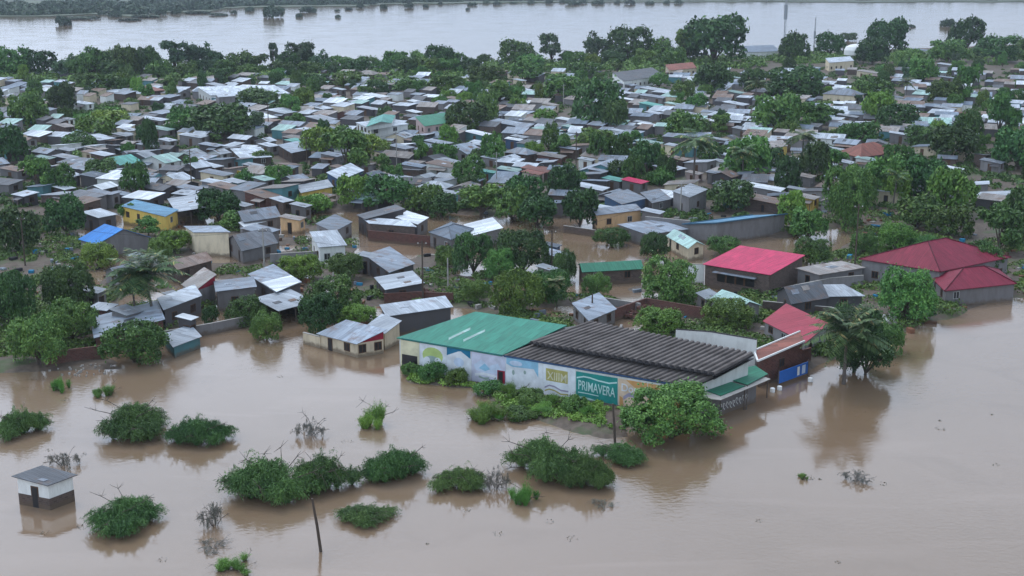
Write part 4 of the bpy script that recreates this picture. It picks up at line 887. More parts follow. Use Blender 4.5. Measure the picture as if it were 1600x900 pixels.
# ---- yard walls, brick ruins
yard_wall([(350, 262), (385, 268), (432, 258)], 2.4, WM['y'], 'long pale yellow yard wall below the brown house', M_CONC)
yard_wall([(422, 397), (515, 391)], 2.0, WM['g'], 'long grey wall with pale coping left of the white windowed house', M_CONC)
yard_wall([(70, 552), (110, 546), (160, 540)], 2.0, WM['r'], 'dark red brick wall with rubbish along its foot by the water', WM['r'])
yard_wall([(575, 360), (640, 366), (700, 372), (690, 400)], 2.0, WM['r'], 'red brick wall round the muddy yard below the pale-roofed house', WM['r'])
yard_wall([(600, 459), (650, 456), (708, 458)], 1.7, WM['r'], 'broken red brick wall beside the pale-roofed shed', WM['r'])
yard_wall([(935, 492), (1010, 466), (1105, 482)], 1.9, WM['r'], 'roofless red brick walls behind the ribbed warehouse roof', WM['r'])
yard_wall([(925, 462), (975, 470), (1000, 474)], 1.8, WM['g'], 'grey wall with pale top behind the warehouse beside still water', M_CONC)
yard_wall([(1056, 514), (1110, 518), (1182, 530)], 5.2, WM['w'], 'pale back wall of the roofless bay behind the ribbed roof', M_ASBD)
yard_wall([(1068, 412), (1101, 413)], 3.4, WM['w'], 'tall blank white wall touching the pink-roofed building', M_CONC)
yard_wall([(1008, 338), (1078, 345)], 3.4, WM['g'], 'high grey wall with pale top running off the end of the long hall', M_CONC)
yard_wall([(1192, 470), (1300, 480), (1330, 500)], 2.0, WM['b'], 'brown yard wall above the coral-red roof', M_CONC)
yard_wall([(1230, 448), (1300, 434), (1350, 430)], 2.2, WM['g'], 'grey boundary wall between the pink and maroon roofs', M_CONC)
yard_wall([(1192, 566), (1240, 552), (1268, 543)], 2.2, WM['r'], 'dark red brick wall behind the blue stall panel', WM['r'])
yard_wall([(880, 352), (935, 360)], 1.4, WM['b'], 'short brown wall by the muddy water left of the peach house', M_CONC)
yard_wall([(240, 520), (330, 505), (395, 492)], 1.6, WM['g'], 'grey yard wall below the dark block house by the flood', M_CONC)
def heap(cx, cy, w, n, mat, name, label, sz=.28, h=.8):
    p = G(cx, cy, 0); r = random.Random(cx); k = MB(); s = ppm(p)
    for i in range(n):
        a = r.random() * 6.28; q = r.random() ** .6; x = math.cos(a) * q * w / 2 / s; y = math.sin(a) * q * w / 3 / s; z = max(.0, h * (1 - q) * r.random()) + .1; u_ = Vector((math.cos(a * 3), math.sin(a * 3), 0)); l_ = sz * r.uniform(.7, 1.8)
        k.obox((x, y, 0), u_, Vector((-u_.y, u_.x, 0)), l_, sz * r.uniform(.5, 1), z - .3, z + sz * .5)
    o = k.build(name, mat); o.location = p; o.location.z = max(0, gz(p)); tag(o, label, name.replace('_', ' '), kind='stuff')
heap(650, 466, 90, 260, WM['r'], 'brick_rubble', 'heap of broken red bricks beside the pale-roofed shed', .32, 1.6)
heap(1000, 492, 120, 220, WM['r'], 'brick_rubble', 'broken red bricks spread behind the ribbed warehouse roof', .32, 1.0)
heap(135, 578, 110, 34, M_CONC, 'bagged_rubbish_litter', 'pale bags and litter along the foot of the red brick wall', .2, .3)
heap(1388, 505, 50, 60, M_WHITE, 'white_debris', 'pale debris piled on the river bank near the round tree', .3, .9)
heap(1298, 418, 70, 50, M_CONC, 'roof_rubble', 'rubble near the flat roof beside the pink-roofed building', .3, .6)

k = MB(); r = random.Random(8); mats = [M_WOOD, M_CONC, M_RUST, T['t'], M_BLACK, PC['deep']]; n_ = 0
while n_ < 520:
    x = r.uniform(-40, 1640); y = r.uniform(335, 520); q = G(x, y, 0); g_ = gz(q)
    if g_ < -.1 or not free(q.x, q.y, .4, .8): continue
    n_ += 1; a = r.random() * 6.28; u_ = Vector((math.cos(a), math.sin(a), 0)); l_ = r.uniform(.3, 1.7)
    k.obox((q.x, q.y, 0), u_, Vector((-u_.y, u_.x, 0)), l_, r.uniform(.15, .8), g_ - .3, g_ + r.uniform(.08, .6), m=r.randrange(6))
tag(k.build('yard_litter', mats), 'boards, scrap sheets and belongings lying about the flooded yards', kind='stuff')
# ---- white water tank, masts, poles, wires
def place(o, label, cat, group=None, look=None):
    look = look or (o.name.split('.')[0].replace('_', ' ') if not label else None)
    look = 'slim ' + look if look else None
    tag(o, label, cat, group); px, py = to_px(tuple(Vector(o.location) + Vector((0, 0, 3)))); PLACED.append((o, px, py, look, label)); return o
p = G(1335, 100, 0); s = ppm(p); r_ = 17 / s; wt = empty('water_tank', p)
k = MB(); k.tube([(0, 0, 4.2), (0, 0, 4.6), (0, 0, 7), (0, 0, 8.6), (0, 0, 9.6), (0, 0, 10)], [r_ * .7, r_, r_, r_ * .85, r_ * .45, .1], 24); k.build('tank_body', M_WHITE, wt)
for i in range(6):
    a = i * 1.047; k = MB(); k.tube([(math.cos(a) * r_ * .8, math.sin(a) * r_ * .8, -.5), (math.cos(a) * r_ * .8, math.sin(a) * r_ * .8, 4.6)], [.3, .3], 6); k.build('leg', M_CONC, wt)
place(wt, 'white domed water tank on legs near the river', 'water tank')
def lattice(px, base, top_px, wid, label, name='radio_mast'):
    p = G(px, base, 0); s = ppm(p); H = (base - top_px) / s / .97; m = empty(name, p); k = MB(); c3 = [(math.cos(i * 2.094) * wid, math.sin(i * 2.094) * wid) for i in range(3)]; n = int(H / 2.2)
    for i in range(3): k.tube([(c3[i][0], c3[i][1], -.5), (c3[i][0] * .8, c3[i][1] * .8, H)], [.13, .1], 4)
    k.build('mast_frame', M_STEEL, m); k = MB()
    for i in range(n):
        for j in range(3):
            a, b_ = c3[j], c3[(j + 1) % 3]; z0, z1 = H * i / n, H * (i + 1) / n; k.tube([(a[0] * .9, a[1] * .9, z0), (b_[0] * .9, b_[1] * .9, z1)], [.06, .06], 3)
    k.build('lattice_brace', M_STEEL, m)
    k = MB(); k.tube([(0, 0, H * .48), (0, 0, H * .66)], [wid * 1.7, wid * 1.7], 8); k.build('antenna_drum', M_STEEL, m)
    place(m, label, 'mast', 'masts'); return m
lattice(1224, 92, -30, .55, 'tall lattice radio mast rising above the riverside trees'); lattice(1271, 90, 30, .35, 'shorter thin mast right of the tall radio mast')
k = MB(); p = G(1223, 96, 0); rt_ = empty('concrete_tower', p); k.box((-2.6, -1, -1), (-1.6, 1, 7)); k.box((1.2, -1, -1), (2.2, 1, 7.4)); k.box((-2.4, -.8, 5.6), (2, .8, 6.4)); k.build('tower_frame', M_CONC, rt_); place(rt_, 'pale twin-pillar concrete frame at the foot of the radio mast', 'tower')
POLES = {}
def pole(key, px, base, top_px, lean, label, arm=True, dark=True):
    p = G(px, base, 0); s = ppm(p); H = (base - top_px) / s / .96; r = empty('power_pole', p); k = MB(); tx = lean / s
    k.tube([(0, 0, -1), (tx * .5, 0, H * .5), (tx, 0, H)], [.15, .13, .1], 8); k.build('pole_shaft', M_BARK if dark else M_CONC, r)
    if arm:
        k = MB(); k.box((tx - .7, -.06, H - .55), (tx + .7, .06, H - .43)); a_ = k.build('crossarm', M_BARK, r)
        for q in (-.6, 0, .6): k = MB(); k.tube([(tx + q, 0, H - .43), (tx + q, 0, H - .25)], [.05, .04], 6); k.build('insulator', M_WHITE, a_)
    place(r, label, 'pole', 'power poles'); POLES[key] = p + Vector((tx, 0, H - .25)); return r
pole('a', 962, 698, 630, -6, 'leaning dark pole planted in the flood in front of the teal advert', False)
pole('b', 503, 862, 776, -12, 'slanting bare pole standing alone in open flood water', False)
pole('c', 925, 500, 459, 0, 'thin dark pole on the roof edge behind the ribbed warehouse roof', False)
pole('d', 661, 474, 378, 0, 'tall dark power pole beside the red brick heap')
pole('e', 414, 436, 358, 0, 'grey power pole between shacks left of the white windowed house', dark=False)
pole('f', 1063, 341, 289, 0, 'pale power pole beside the tall grey block house', dark=False)
pole('g', 1334, 440, 322, 0, 'slim dark pole in the muddy clearing behind the maroon roofs', dark=True)
pole('h', 522, 470, 426, 0, 'short pale post among shrubs left of the diamond roof', False, False)
pole('i', 862, 430, 360, 0, 'dark pole in the flooded lane behind the warehouse')
pole('j', 700, 452, 404, 0, 'short pale pole standing in the flooded brick yard', False, False)
pole('k', 776, 300, 240, 0, 'slim pole among the central shacks', dark=False); pole('l', 480, 262, 215, 0, 'slim pole beside the dark brown porch house', dark=True)
pole('m', 40, 420, 340, 0, 'dark pole beyond the shacks at the far left side', dark=True)
def wire(a, b, sag, label):
    a, b = POLES[a], POLES[b]; k = MB(); o = a.lerp(b, .5); pts = [a.lerp(b, i / 16) - Vector((0, 0, sag * (1 - (i / 8 - 1) ** 2))) - o for i in range(17)]
    k.tube(pts, [.022] * 17, 4); w = k.build('power_line', M_BLACK); w.location = o; tag(w, label, 'wire', 'power lines'); PLACED.append((w, *to_px(o), None, label))
for i_, (key, x_, b_, t_) in enumerate((('n', 300, 300, 236), ('o', 620, 262, 208), ('q', 900, 262, 208), ('r', 1180, 262, 206), ('s', 420, 205, 162), ('t', 880, 170, 134), ('u', 1300, 330, 262))):
    pole(key, x_, b_, t_, 0, None, dark=i_ % 2 == 0)
wire('n', 'l', 1.4, 'power line from the western town pole to the porch house pole'); wire('l', 'o', 1.4, 'power line from the porch house pole eastward over the roofs'); wire('o', 'k', 1.2, 'power line dropping to the central shack pole')
wire('o', 'q', 1.6, 'power line spanning the roofs in front of the massive round tree'); wire('q', 'r', 1.6, 'power line reaching the pale yellow house'); wire('f', 'u', 1.6, 'power line from the pale pole over the long hall')
wire('d', 'e', 1.5, 'power line from the brick heap pole to the grey pole'); wire('d', 'i', 1.4, 'power line from the brick heap pole to the lane pole'); wire('i', 'f', 1.4, 'power line from the lane pole to the pale pole')
wire('e', 'm', 2.0, 'power line running from the grey pole out over the western shacks')
# ------------------------------------------------------------------ trees and bushes: (kind, x, top row, foot row, width)
TT = """A 105 88 128 52|M 150 80 126 52|D 197 74 92 20|D 130 90 122 62|D 165 82 124 54|M 200 78 127 52|D 232 80 126 46|A 275 70 120 60|A 302 72 118 50|A 335 70 118 54|D 375 84 122 48|M 400 90 120 46|A 427 70 110 24|A 470 68 118 62|D 455 85 119 50|A 500 82 120 42|M 535 91 118 52|D 575 92 117 48|M 620 83 116 44|M 655 84 117 46|D 690 78 118 48|M 715 88 118 40|D 757 85 102 26|D 806 68 109 60|A 862 59 106 48|A 888 82 106 36|A 930 52 101 56|D 982 47 101 68|M 1030 64 100 46|M 1072 54 102 54|D 1115 35 104 98|D 1240 54 99 46|D 1297 56 92 48|D 1325 52 64 30|D 1386 37 90 62|D 1362 62 103 52|M 1420 80 113 46|D 1508 34 84 60|M 1480 64 99 62
M 120 96 130 44|D 182 98 128 50|M 250 98 128 46|M 292 100 126 44|D 318 98 124 40|M 352 98 126 46|M 388 104 126 40|D 440 98 124 44|M 486 100 124 44|M 518 100 122 40|D 556 98 122 44|M 598 98 121 44|D 638 94 121 44|M 672 94 121 44|M 702 96 122 40|D 735 96 120 36|M 830 88 112 44|M 905 84 108 40|D 955 82 106 44|M 1008 80 106 44|M 1052 78 108 40|D 60 84 124 60|M 20 80 126 62|A -15 78 124 60|D 1560 60 100 70|M 1605 66 104 70|M 150 116 152 74|M 200 124 149 34|M 270 120 142 52|D 100 138 182 44|L 172 176 206 64|L 150 188 226 66|D 400 143 173 74|D 348 170 224 104|M 288 174 216 54|D 228 200 226 32|D 236 195 250 26|M 45 150 200 60|D 15 200 260 60|M 60 255 310 60
M 757 105 136 62|M 700 119 150 64|M 780 130 172 74|M 820 99 132 54|D 728 164 212 70|M 642 126 150 56|L 500 203 252 66|M 542 211 276 88|L 578 216 252 54|D 936 129 205 88|M 880 120 162 72|L 850 174 202 44|M 930 206 242 62|M 985 209 232 42|D 1112 107 154 64|M 1066 130 162 42|M 1070 180 224 62|M 1125 184 212 38|M 912 100 126 56|D 1242 107 157 86|M 1216 151 214 86|M 1270 165 206 72|M 1362 124 162 68|L 1370 147 197 56|D 1400 168 207 66|M 1475 130 167 56|M 1510 110 167 44|M 1342 194 232 74|D 1442 200 238 56|D 1486 206 262 74|M 1510 178 230 46|M 1560 150 220 70|D 1590 200 270 80
D 127 214 242 54|M 212 260 312 44|D 160 254 287 54|D 342 300 352 62|M 372 334 362 54|D 104 310 372 62|L 272 362 397 58|M 232 344 372 44|M 435 262 297 44|D 612 280 334 84|M 665 290 337 64|M 752 290 344 88|M 735 250 302 54|D 820 280 332 60|L 556 279 328 58|L 490 305 337 64|M 800 296 348 60|D 840 311 358 60|D 30 330 400 70|M 1560 330 400 90|D 1600 300 380 80
D 880 265 322 58|D 906 300 358 56|D 1010 224 276 48|M 935 212 262 40|D 1142 290 338 72|M 1166 218 288 74|D 1200 236 278 56|M 1382 250 322 74|D 1442 254 322 66|L 1482 270 342 70|M 1432 310 362 78|M 1262 328 377 60|L 1236 305 366 46|M 1300 240 282 54|M 1484 324 372 70|M 410 240 262 36|M 660 225 262 36|M 1090 150 180 36|M 760 150 200 40|D 655 215 240 24|L 700 200 232 30|M 455 155 185 40|D 1270 230 290 50|M 1340 265 330 60|D 590 130 158 36|M 495 118 140 46|M 880 215 250 44|D 960 165 212 40|M 1030 118 140 36|D 1175 110 150 40|M 1440 95 135 50|M 345 110 132 44|M 545 115 140 50|M 1110 225 260 40|M 200 320 350 36|M 320 320 345 34|D 690 305 342 50|M 770 215 262 40|M 300 250 280 30|D 1230 250 310 44|L 1400 270 325 50|M 1400 230 270 50|D 1040 250 290 30"""
NEARK = {'M': 'Mn', 'D': 'Dn', 'L': 'Ln', 'B': 'Bb'}
LABT = {1115: 'huge round dark tree on the river bank above the white-edged hall', 936: 'massive dark round tree in the middle of the town', 806: 'rounded dark tree standing out against the river', 862: 'ragged dark tree silhouetted against the river'}
for row in TT.replace('\n', '|').split('|'):
    f = row.split(); x, tp_, bs, w_ = map(float, f[1:]); T_(f[0], x, tp_, bs, w_, LABT.get(int(x)), LOOKT[f[0]], group='town trees')
# nearer ones, fine leaves
for k_, x, tp_, bs, w_, lb in [
 ('Ln', 155, 383, 420, 62, 'rounded bush in front of the bright blue-roofed house'), ('Mn', 210, 505, 574, 106, 'wide round bush at the flood edge beside the red brick wall'),
 ('Dn', 110, 418, 500, 78, 'dark glossy tree above the red brick wall'), ('Mn', 112, 476, 546, 82, 'bright green tree behind the red brick wall'), ('Mn', 385, 467, 510, 62, 'round bush at the shore left of the pale open shed'),
 ('Mn', 417, 488, 533, 52, 'small bush rising from the water below the pale open shed'), ('Dn', 740, 365, 432, 66, 'dark tree beside the pole in the flooded lane'), ('Dn', 816, 360, 434, 80, 'dense dark tree in the flooded lane behind the warehouse'),
 ('Ln', 470, 399, 442, 64, 'pale green bush below the long grey wall'), ('Mn', 540, 400, 442, 60, 'bushy tree left of the diamond roof'), ('Mn', 520, 440, 500, 90, 'spreading bush behind the maroon-gabled cream house'), ('Dn', 500, 460, 525, 70, 'dark shore bush behind the cream yard wall'),
 ('Ln', 560, 478, 510, 60, 'light green banana-like shrubs behind the cream annex'), ('Dn', 1022, 364, 407, 44, 'small dark tree in the muddy street below the low wide roof'), ('Mn', 955, 357, 387, 56, 'low bushy shrub in front of the peach house'),
 ('Dn', 882, 394, 442, 42, 'dark slim tree behind the light banana plants'), ('Ln', 808, 428, 497, 84, 'light green tree leaning over the green warehouse roof'), ('Mn', 858, 425, 478, 70, 'leafy tree behind the green warehouse roof ridge'), ('Mn', 1045, 408, 478, 88, 'round leafy tree before the blank white wall'),
 ('Mn', 932, 428, 466, 44, 'small bush in the lot below the long brick house'), ('Ln', 1030, 484, 528, 88, 'light bush overhanging the ribbed warehouse roof'), ('Ln', 1136, 477, 520, 82, 'bright bush below the pale mint gable'), ('Mn', 1320, 262, 362, 76, 'tall rounded tree on a bare trunk above the muddy clearing'),
 ('Mn', 1270, 374, 414, 62, 'shrub in the muddy clearing behind the pink roof'), ('Mn', 1350, 366, 402, 44, 'shrub beside the slim pole in the muddy clearing'), ('Mn', 1130, 370, 402, 54, 'bush at the end of the long grey hall'), ('Mn', 1416, 428, 508, 92, 'round tree on a short trunk at the river bank'),
 ('Dn', 1335, 478, 588, 84, 'dark bush at the foot of the drooping river palm'), ('Mn', 1385, 505, 556, 60, 'low bush on the embankment right of the drooping palm'), ('Bn', 1050, 604, 706, 148, 'big broadleaf bush at the corner of the warehouse'), ('Dn', 1352, 520, 592, 76, 'dark bush at the water edge right of the drooping palm'), ('Mn', 60, 500, 580, 90, None), ('Dn', 20, 430, 520, 80, None), ('Mn', 250, 375, 412, 40, None),
 ('Mn', 700, 384, 420, 46, None), ('Ln', 1400, 355, 398, 60, None), ('Mn', 1530, 380, 440, 70, None), ('Mn', 780, 395, 440, 50, None), ('Dn', 330, 478, 512, 30, None), ('Mn', 745, 440, 475, 44, None), ('Mn', 1440, 370, 400, 50, None)]:
    T_(k_, x, tp_, bs, w_, lb, LOOKT[k_], group='leafy trees by the flood')
for x, tp_, bs, v, lb in [(240, 368, 508, 2, 'tall shaggy palm beside the tan-roofed house'), (1083, 196, 300, 1, 'tall narrow palm in the middle of the shacks'), (1252, 196, 268, 1, 'palm in front of the pale yellow house'), (1160, 222, 290, 1, 'short wide palm left of the pale yellow house'),
 (1395, 262, 330, 0, 'palm among the trees beyond the maroon roof'), (1318, 448, 600, 2, 'drooping palm at the river edge beside the coral-red roof'), (870, 425, 480, 0, 'banana-like palm behind the green warehouse roof'), (1180, 118, 170, 1, 'palm near the riverside hall'), (1415, 118, 165, 0, 'palm below the riverside dark trees'), (212, 405, 505, 2, 'smaller palm standing left of the shaggy palm')]:
    T_('P', x, tp_, bs, 1, lb, LOOKT['P'], var=v, group='palms', cat='palm')
# bushes drowned in the flood
for i, (k_, x, tp_, bs, w_, lb) in enumerate([
 ('W', 203, 630, 696, 134, 'dark arching bush in open water below the litter wall'), ('W', 311, 652, 706, 104, 'rounded bush touching the tip of the arching dark bush'), ('W', 425, 712, 800, 160, 'largest sprawling bush in the middle of the flood'), ('W', 510, 710, 778, 112, 'dense dark bush joined to the largest sprawling bush'),
 ('W', 190, 776, 842, 130, 'bright green bush alone in the lower left flood'), ('W', 620, 700, 760, 104, 'domed feathery bush between the sprawling bush and small dark bush'), ('W', 717, 728, 776, 88, 'small dark domed bush in open flood'), ('W', 575, 790, 828, 96, 'low bush beside the slanting bare pole'),
 ('W', 852, 682, 762, 134, 'tall bushy mound in the flood before the warehouse'), ('W', 916, 706, 770, 86, 'dark bush joined to the mound beside the leaning pole'), ('W', 970, 690, 732, 90, 'spreading bush under the big broadleaf bush'), ('Y', 820, 748, 794, 66, 'light green reeds under the tall bushy mound'),
 ('Y', 592, 622, 674, 90, 'tufted reeds standing in the flood in front of the warehouse'), ('G', 485, 648, 690, 66, 'grey leafless bush above the sprawling bush'), ('Y', 370, 868, 905, 90, 'olive green tuft at the bottom edge of the view'), ('Y', 172, 598, 626, 66, 'grassy tuft in brown water below the red brick wall'),
 ('Y', 770, 622, 670, 110, 'broad grass clump at the tip of the warehouse bank'), ('G', 335, 776, 832, 60, 'dead grey bush with upright twigs beside the sprawling bush'), ('G', 333, 846, 868, 70, 'drowned twigs poking out below the dead grey bush'), ('G', 775, 724, 772, 60, 'bare grey bush left of the bushy mound'),
 ('G', 100, 700, 738, 70, 'bare twisted bush behind the lone hut'), ('Y', 1254, 738, 754, 32, 'tiny floating green clump in the open flood'),
 ('G', 1340, 732, 760, 60, 'faint drowned twigs in the open river side flood'), ('Y', 96, 585, 616, 44, 'small yellow-green tuft at the left shore'),
 ('W', 30, 640, 690, 90, 'dark bush in the flood beyond the grassy shore'), ('G', 940, 780, 798, 50, 'floating dead branch below the leaning pole')]):
    T_(k_, x, tp_, bs, w_, lb, LOOKT[k_], group='bushes standing in the flood', cat='bush')
# grassy bank shrubs under the murals
for x, tp_, bs, w_, k_ in [(645, 566, 590, 44, 'Bb'), (680, 570, 600, 46, 'Bb'), (712, 578, 606, 40, 'Bb'), (690, 582, 603, 60, 'Y'), (768, 598, 622, 50, 'Bb'), (800, 600, 634, 60, 'Y'), (830, 612, 640, 56, 'Bb'), (868, 618, 648, 60, 'Y'), (900, 624, 652, 46, 'Bb'), (850, 630, 655, 80, 'Y'), (760, 630, 662, 70, 'Y'), (815, 636, 658, 60, 'Bb'), (920, 636, 660, 40, 'Y')]:
    T_(k_, x, tp_, bs, w_, None, 'bright green bank shrub' if k_ == 'Bb' else 'bright grass clump', group='plants on the warehouse bank', cat='bush')
# islets and bushes in the river
for x, y, w_, h_ in [(98, 40, 26, 12), (425, 28, 34, 16), (467, 27, 12, 6), (440, 18, 12, 5), (366, 22, 12, 5), (390, 18, 14, 7), (482, 20, 30, 8), (250, 24, 20, 10), (230, 28, 44, 5), (130, 31, 60, 5), (205, 33, 40, 4), (310, 22, 40, 5), (340, 25, 30, 4), (180, 27, 24, 6), (160, 24, 14, 5), (275, 22, 18, 8), (563, 13, 14, 6), (600, 14, 12, 7), (578, 8, 22, 9), (640, 13, 16, 7), (665, 12, 10, 5), (635, 6, 20, 6), (688, 8, 8, 4), (738, 9, 16, 5), (760, 6, 12, 4), (776, 8, 14, 5), (802, 6, 12, 3), (830, 6, 14, 4), (858, 6, 14, 5), (878, 5, 10, 4), (893, 8, 24, 6), (910, 6, 16, 5), (936, 7, 20, 6), (965, 6, 10, 4), (985, 7, 20, 6), (1015, 7, 16, 5), (1042, 6, 12, 4), (1060, 6, 16, 5), (1482, 42, 22, 12), (1424, 43, 14, 4), (527, 18, 10, 3), (545, 16, 12, 4), (528, 28, 10, 4), (731, 16, 8, 3)]:
    T_('I', x, y - h_, y, w_, None, LOOKT['I'], group='bush islets in the river', cat='islet')
# more crowns between the roofs
KEEP = [(q[1], q[2]) for q in PLACED if q[4] and q[0].get('category') in ('house', 'villa', 'palm', 'water tank')]
rng = np.random.default_rng(77); n_ = 0; taken = []
while n_ < 235:
    y = rng.uniform(260, 640) if n_ % 3 else rng.uniform(430, 640); x = rng.uniform(-y * .42, y * .42); px, py = to_px((x, y, 0))
    if 105 < px < 200 and 160 < py < 210 or not free(x, y, 1.6, .75) or not all((x - a) ** 2 + (y - b_) ** 2 > 30 for a, b_ in taken): continue
    if float(height([x], [y])[0]) < .1: continue
    k_ = rng.choice(['M', 'D', 'M', 'B', 'B', 'B', 'L', 'A']); taken.append((x, y)); n_ += 1
    if any(abs(px - a) < 36 and -4 < py - b_ < 50 for a, b_ in KEEP): n_ -= 1; taken.pop(); continue
    H = rng.uniform(4, 8) if k_ != 'B' else rng.uniform(2.2, 4.0); R__ = rng.uniform(2.0, 4.2)
    plant(k_, (x, y, .4), R__, H, None, ('middling ' if k_ != 'B' else '') + LOOKT[k_], group='town trees', cat='tree' if k_ != 'B' else 'shrub')
# far wooded bank, too dense to count
def scatter(name, label, P, rad, per, leaf, kind, seed, flat=.7, kindtag='stuff'):
    rng = np.random.default_rng(seed); n = len(P) * per; c = np.repeat(P, per, 0); R = np.repeat(rad, per)[:, None]
    d = unit(rng.normal(size=(n, 3))); d[:, 2] = np.abs(d[:, 2]); p = c + d * R * (.75 + .3 * rng.random((n, 1))) * np.array([1, 1, flat])
    nr = unit(d + .6 * rng.normal(size=d.shape)); a = unit(np.cross(nr, rng.normal(size=d.shape))); b_ = np.cross(nr, a); s = leaf * (.6 + .8 * rng.random((n, 1)))
    o = bpy.data.objects.new(name, leaves_mesh(name, p, a * s, b_ * s * .65, LF[kind])); COL.objects.link(o); tag(o, label, kind=kindtag); return o
rng = np.random.default_rng(9); P = []; Rr_ = []
def shore_y(x): 
    return np.interp(x, [q[0] for q in shore], [q[1] for q in shore])
for i in range(2300):
    x = rng.uniform(-100, 1100) if i % 4 else rng.uniform(1100, 1700); sy = shore_y(x); y = max(-22, sy - 1.0 - abs(rng.normal()) * 7 * (1 if x < 700 else .5))
    if x > 1100 and rng.random() < .75: continue
    if y < -22: continue
    q = G(x, y, 0); P.append((q.x, q.y, .5)); Rr_.append(rng.uniform(5, 13) * (1 if x < 700 else .7))
scatter('far_bank_woodland', 'dark wooded bank on the far side of the river', np.array(P), np.array(Rr_), 130, 2.0, 'F', 91, .55)
P = []; Rr_ = []
for i in range(900):
    x = rng.uniform(-60, 1660); e = np.interp(x, [-60, 740, 760, 1000, 1150, 1450, 1660], [121, 116, 106, 101, 94, 84, 80]); q = G(x, e + abs(rng.normal()) * 7, 0); P.append((q.x, q.y, .5)); Rr_.append(rng.uniform(1.5, 5.2))
scatter('riverside_undergrowth', 'dense scrub along the near river bank', np.array(P), np.array(Rr_), 110, .6, 'M', 97, .8)
# low undergrowth between the houses
rng = np.random.default_rng(10); P = []; Rr_ = []
for i in range(26000):
    y = rng.uniform(245, 640); x = rng.uniform(-y * .42, y * .42); px, py = to_px((x, y, 0))
    if vnoise(np.array([x]), np.array([y]), 14, 4)[0] + rng.normal() * .12 < .0: continue
    if any((x - a) ** 2 + (y - b_) ** 2 < (c_ * .95) ** 2 for a, b_, c_ in OCC): continue
    h_ = float(height([x], [y])[0])
    if h_ < .1: continue
    P.append((x, y, h_)); Rr_.append(rng.uniform(.7, 2.0))
    if len(P) > 3600: break
scatter('town_undergrowth', 'low weeds and scrub filling the gaps between houses', np.array(P), np.array(Rr_), 70, .36, 'M', 92, .6)
P = []; Rr_ = []
for i in range(260):
    q = G(rng.uniform(105, 195), rng.uniform(168, 200), 0); P.append((q.x, q.y, .4)); Rr_.append(rng.uniform(1.5, 3.5))
scatter('field_grass', 'lime green grass field at the left side of the town', np.array(P), np.array(Rr_), 60, .35, 'Y', 93, .15)
P = []; Rr_ = []
for i in range(4000):
    x = rng.uniform(625, 1000); y = rng.uniform(575, 690); q = G(x, y, 0); h_ = gz(q)
    if h_ < .12 or y < bot(x) + 3 or y > bot(x) + 38: continue
    if rng.random() > (1.0 if x < 940 else .25): continue
    P.append((q.x, q.y, h_)); Rr_.append(rng.uniform(.3, .8))
    if len(P) > 330: break
scatter('bank_grass', 'bright grass along the foot of the painted warehouse wall', np.array(P), np.array(Rr_), 45, .14, 'Y', 94, .6)
P = []; Rr_ = []
for i in range(5000):
    x = rng.uniform(-60, 1640); y = rng.uniform(340, 560); q = G(x, y, 0); h_ = gz(q)
    if h_ < .12 or any((q.x - a) ** 2 + (q.y - b_) ** 2 < (c_ * 1.0) ** 2 for a, b_, c_ in OCC): continue
    if vnoise(np.array([q.x]), np.array([q.y]), 9, 5)[0] < -.12: continue
    P.append((q.x, q.y, h_)); Rr_.append(rng.uniform(.8, 2.4))
    if len(P) > 1100: break
scatter('shore_undergrowth', 'weeds and low scrub around the flooded yards', np.array(P), np.array(Rr_), 130, .2, 'M', 95, .4)
P = []; Rr_ = []
for i in range(1100):   # floating scraps
    x = rng.uniform(-20, 1620); y = rng.uniform(560, 890); q = G(x, y, 0)
    if gz(q) > -.3 or rng.random() < .965: continue
    P.append((q.x, q.y, .0)); Rr_.append(rng.uniform(.1, .7))
scatter('floating_debris', 'dark scraps of weed and twigs adrift on the flood', np.array(P), np.array(Rr_), 16, .07, 'G', 96, .12)

# ------------------------------------------------------------------ hazy air over town and river
m_haze = bpy.data.materials.new('thin haze'); m_haze.use_nodes = True; ht = m_haze.node_tree; ht.nodes.clear()
ho = ht.nodes.new('ShaderNodeOutputMaterial'); hv = ht.nodes.new('ShaderNodeVolumePrincipled'); hv.inputs['Color'].default_value = (.82, .9, 1, 1); hv.inputs['Density'].default_value = HAZE; hv.inputs['Anisotropy'].default_value = .2
ht.links.new(hv.outputs[0], ho.inputs['Volume'])
mb = MB(); mb.box((-9500, -500, -3), (9500, 12500, 75)); tag(mb.build('haze', m_haze), 'thin pale haze over the town and the river', kind='stuff')
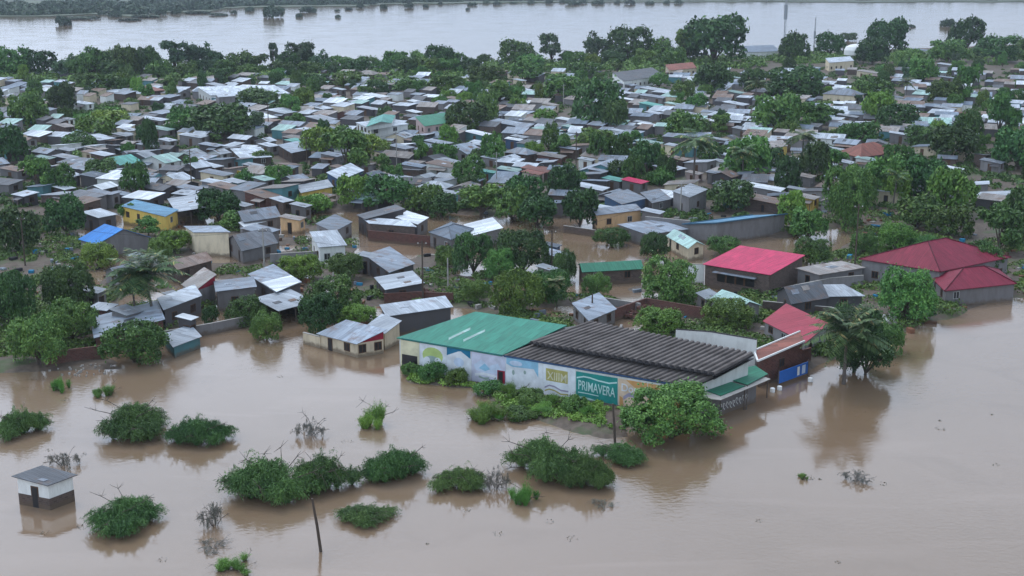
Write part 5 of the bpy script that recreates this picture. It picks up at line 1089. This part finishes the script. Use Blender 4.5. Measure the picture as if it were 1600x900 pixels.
# ------------------------------------------------------------------ labels: what it looks like and which landmark it stands by
LM = [('the white villa', 597, 200), ('the blue-roofed house', 180, 372), ('the yellow house', 232, 338), ('the painted warehouse', 800, 540), ('the pink roof', 1180, 412), ('the maroon hip roof', 1440, 400),
 ('the long grey hall', 1120, 350), ('the peach house', 965, 338), ('the massive round tree', 936, 165), ('the narrow tall palm', 1083, 245), ('the white water tank', 1335, 85), ('the radio mast', 1224, 90), ('the long school-like block', 385, 146),
 ('the shrub-ringed yellow house', 492, 300), ('the lime green field', 150, 185), ('the rust-red hip roof', 1355, 240), ('the green-roofed pinkish house', 685, 192), ('the huge riverside tree', 1115, 75), ('the pale yellow house', 1205, 230),
 ('the slate pyramid roof', 705, 364), ('the diamond roof', 609, 412), ('the shaggy palm', 240, 440), ('the long yellow wall', 390, 264), ('the tall grey block house', 1077, 305), ('the cream block house', 330, 365), ('the turquoise gabled house', 187, 250),
 ('the broad riverside hall', 1000, 118), ('the dark blue house', 540, 272), ('the green-roofed teal house', 987, 236), ('the ruined brown block', 627, 240), ('the long brick house', 955, 415), ('the coral-red roof', 1245, 508), ('the big broadleaf bush', 1050, 655), ('the far treeline', 600, 100)]
def rel(px, py):
    best = min(LM, key=lambda l: ((px - l[1]) / 1.0) ** 2 + ((py - l[2]) * 2.6) ** 2); dx = px - best[1]; dy = (py - best[2]) * 2.6
    if abs(dx) > abs(dy): w = 'left of' if dx < 0 else 'right of'
    else: w = 'behind' if dy < 0 else 'in front of'
    if px < 60: return 'at the far left side', ('L',)
    if px > 1540: return 'at the far right side', ('R',)
    return f"{w} {best[0]}", best
_u = 'first second third fourth fifth sixth seventh eighth ninth tenth eleventh twelfth thirteenth fourteenth fifteenth sixteenth seventeenth eighteenth nineteenth'.split()
ORD = _u + ['twentieth'] + ['twenty-' + w for w in _u[:9]] + ['thirtieth'] + ['thirty-' + w for w in _u[:9]]
groups = {}
for (o, px, py, lk, lb) in PLACED:
    if lb: o['label'] = lb; continue
    if not lk: continue
    groups.setdefault(f"{lk} {rel(px, py)[0]}", []).append((px, py, o))
for key, lst in groups.items():
    lst.sort(key=lambda q: q[0])
    for i, (px, py, o) in enumerate(lst):
        o['label'] = key if len(lst) == 1 else f"{ORD[min(i, 38)]} from left, {key}"
cnt = {}
for o in SC.objects:
    if o.parent is None and o.get('label'):
        cnt.setdefault(o['label'], []).append(o)
for k_, v in cnt.items():
    if len(v) > 1: print('DUP LABEL', k_, len(v))
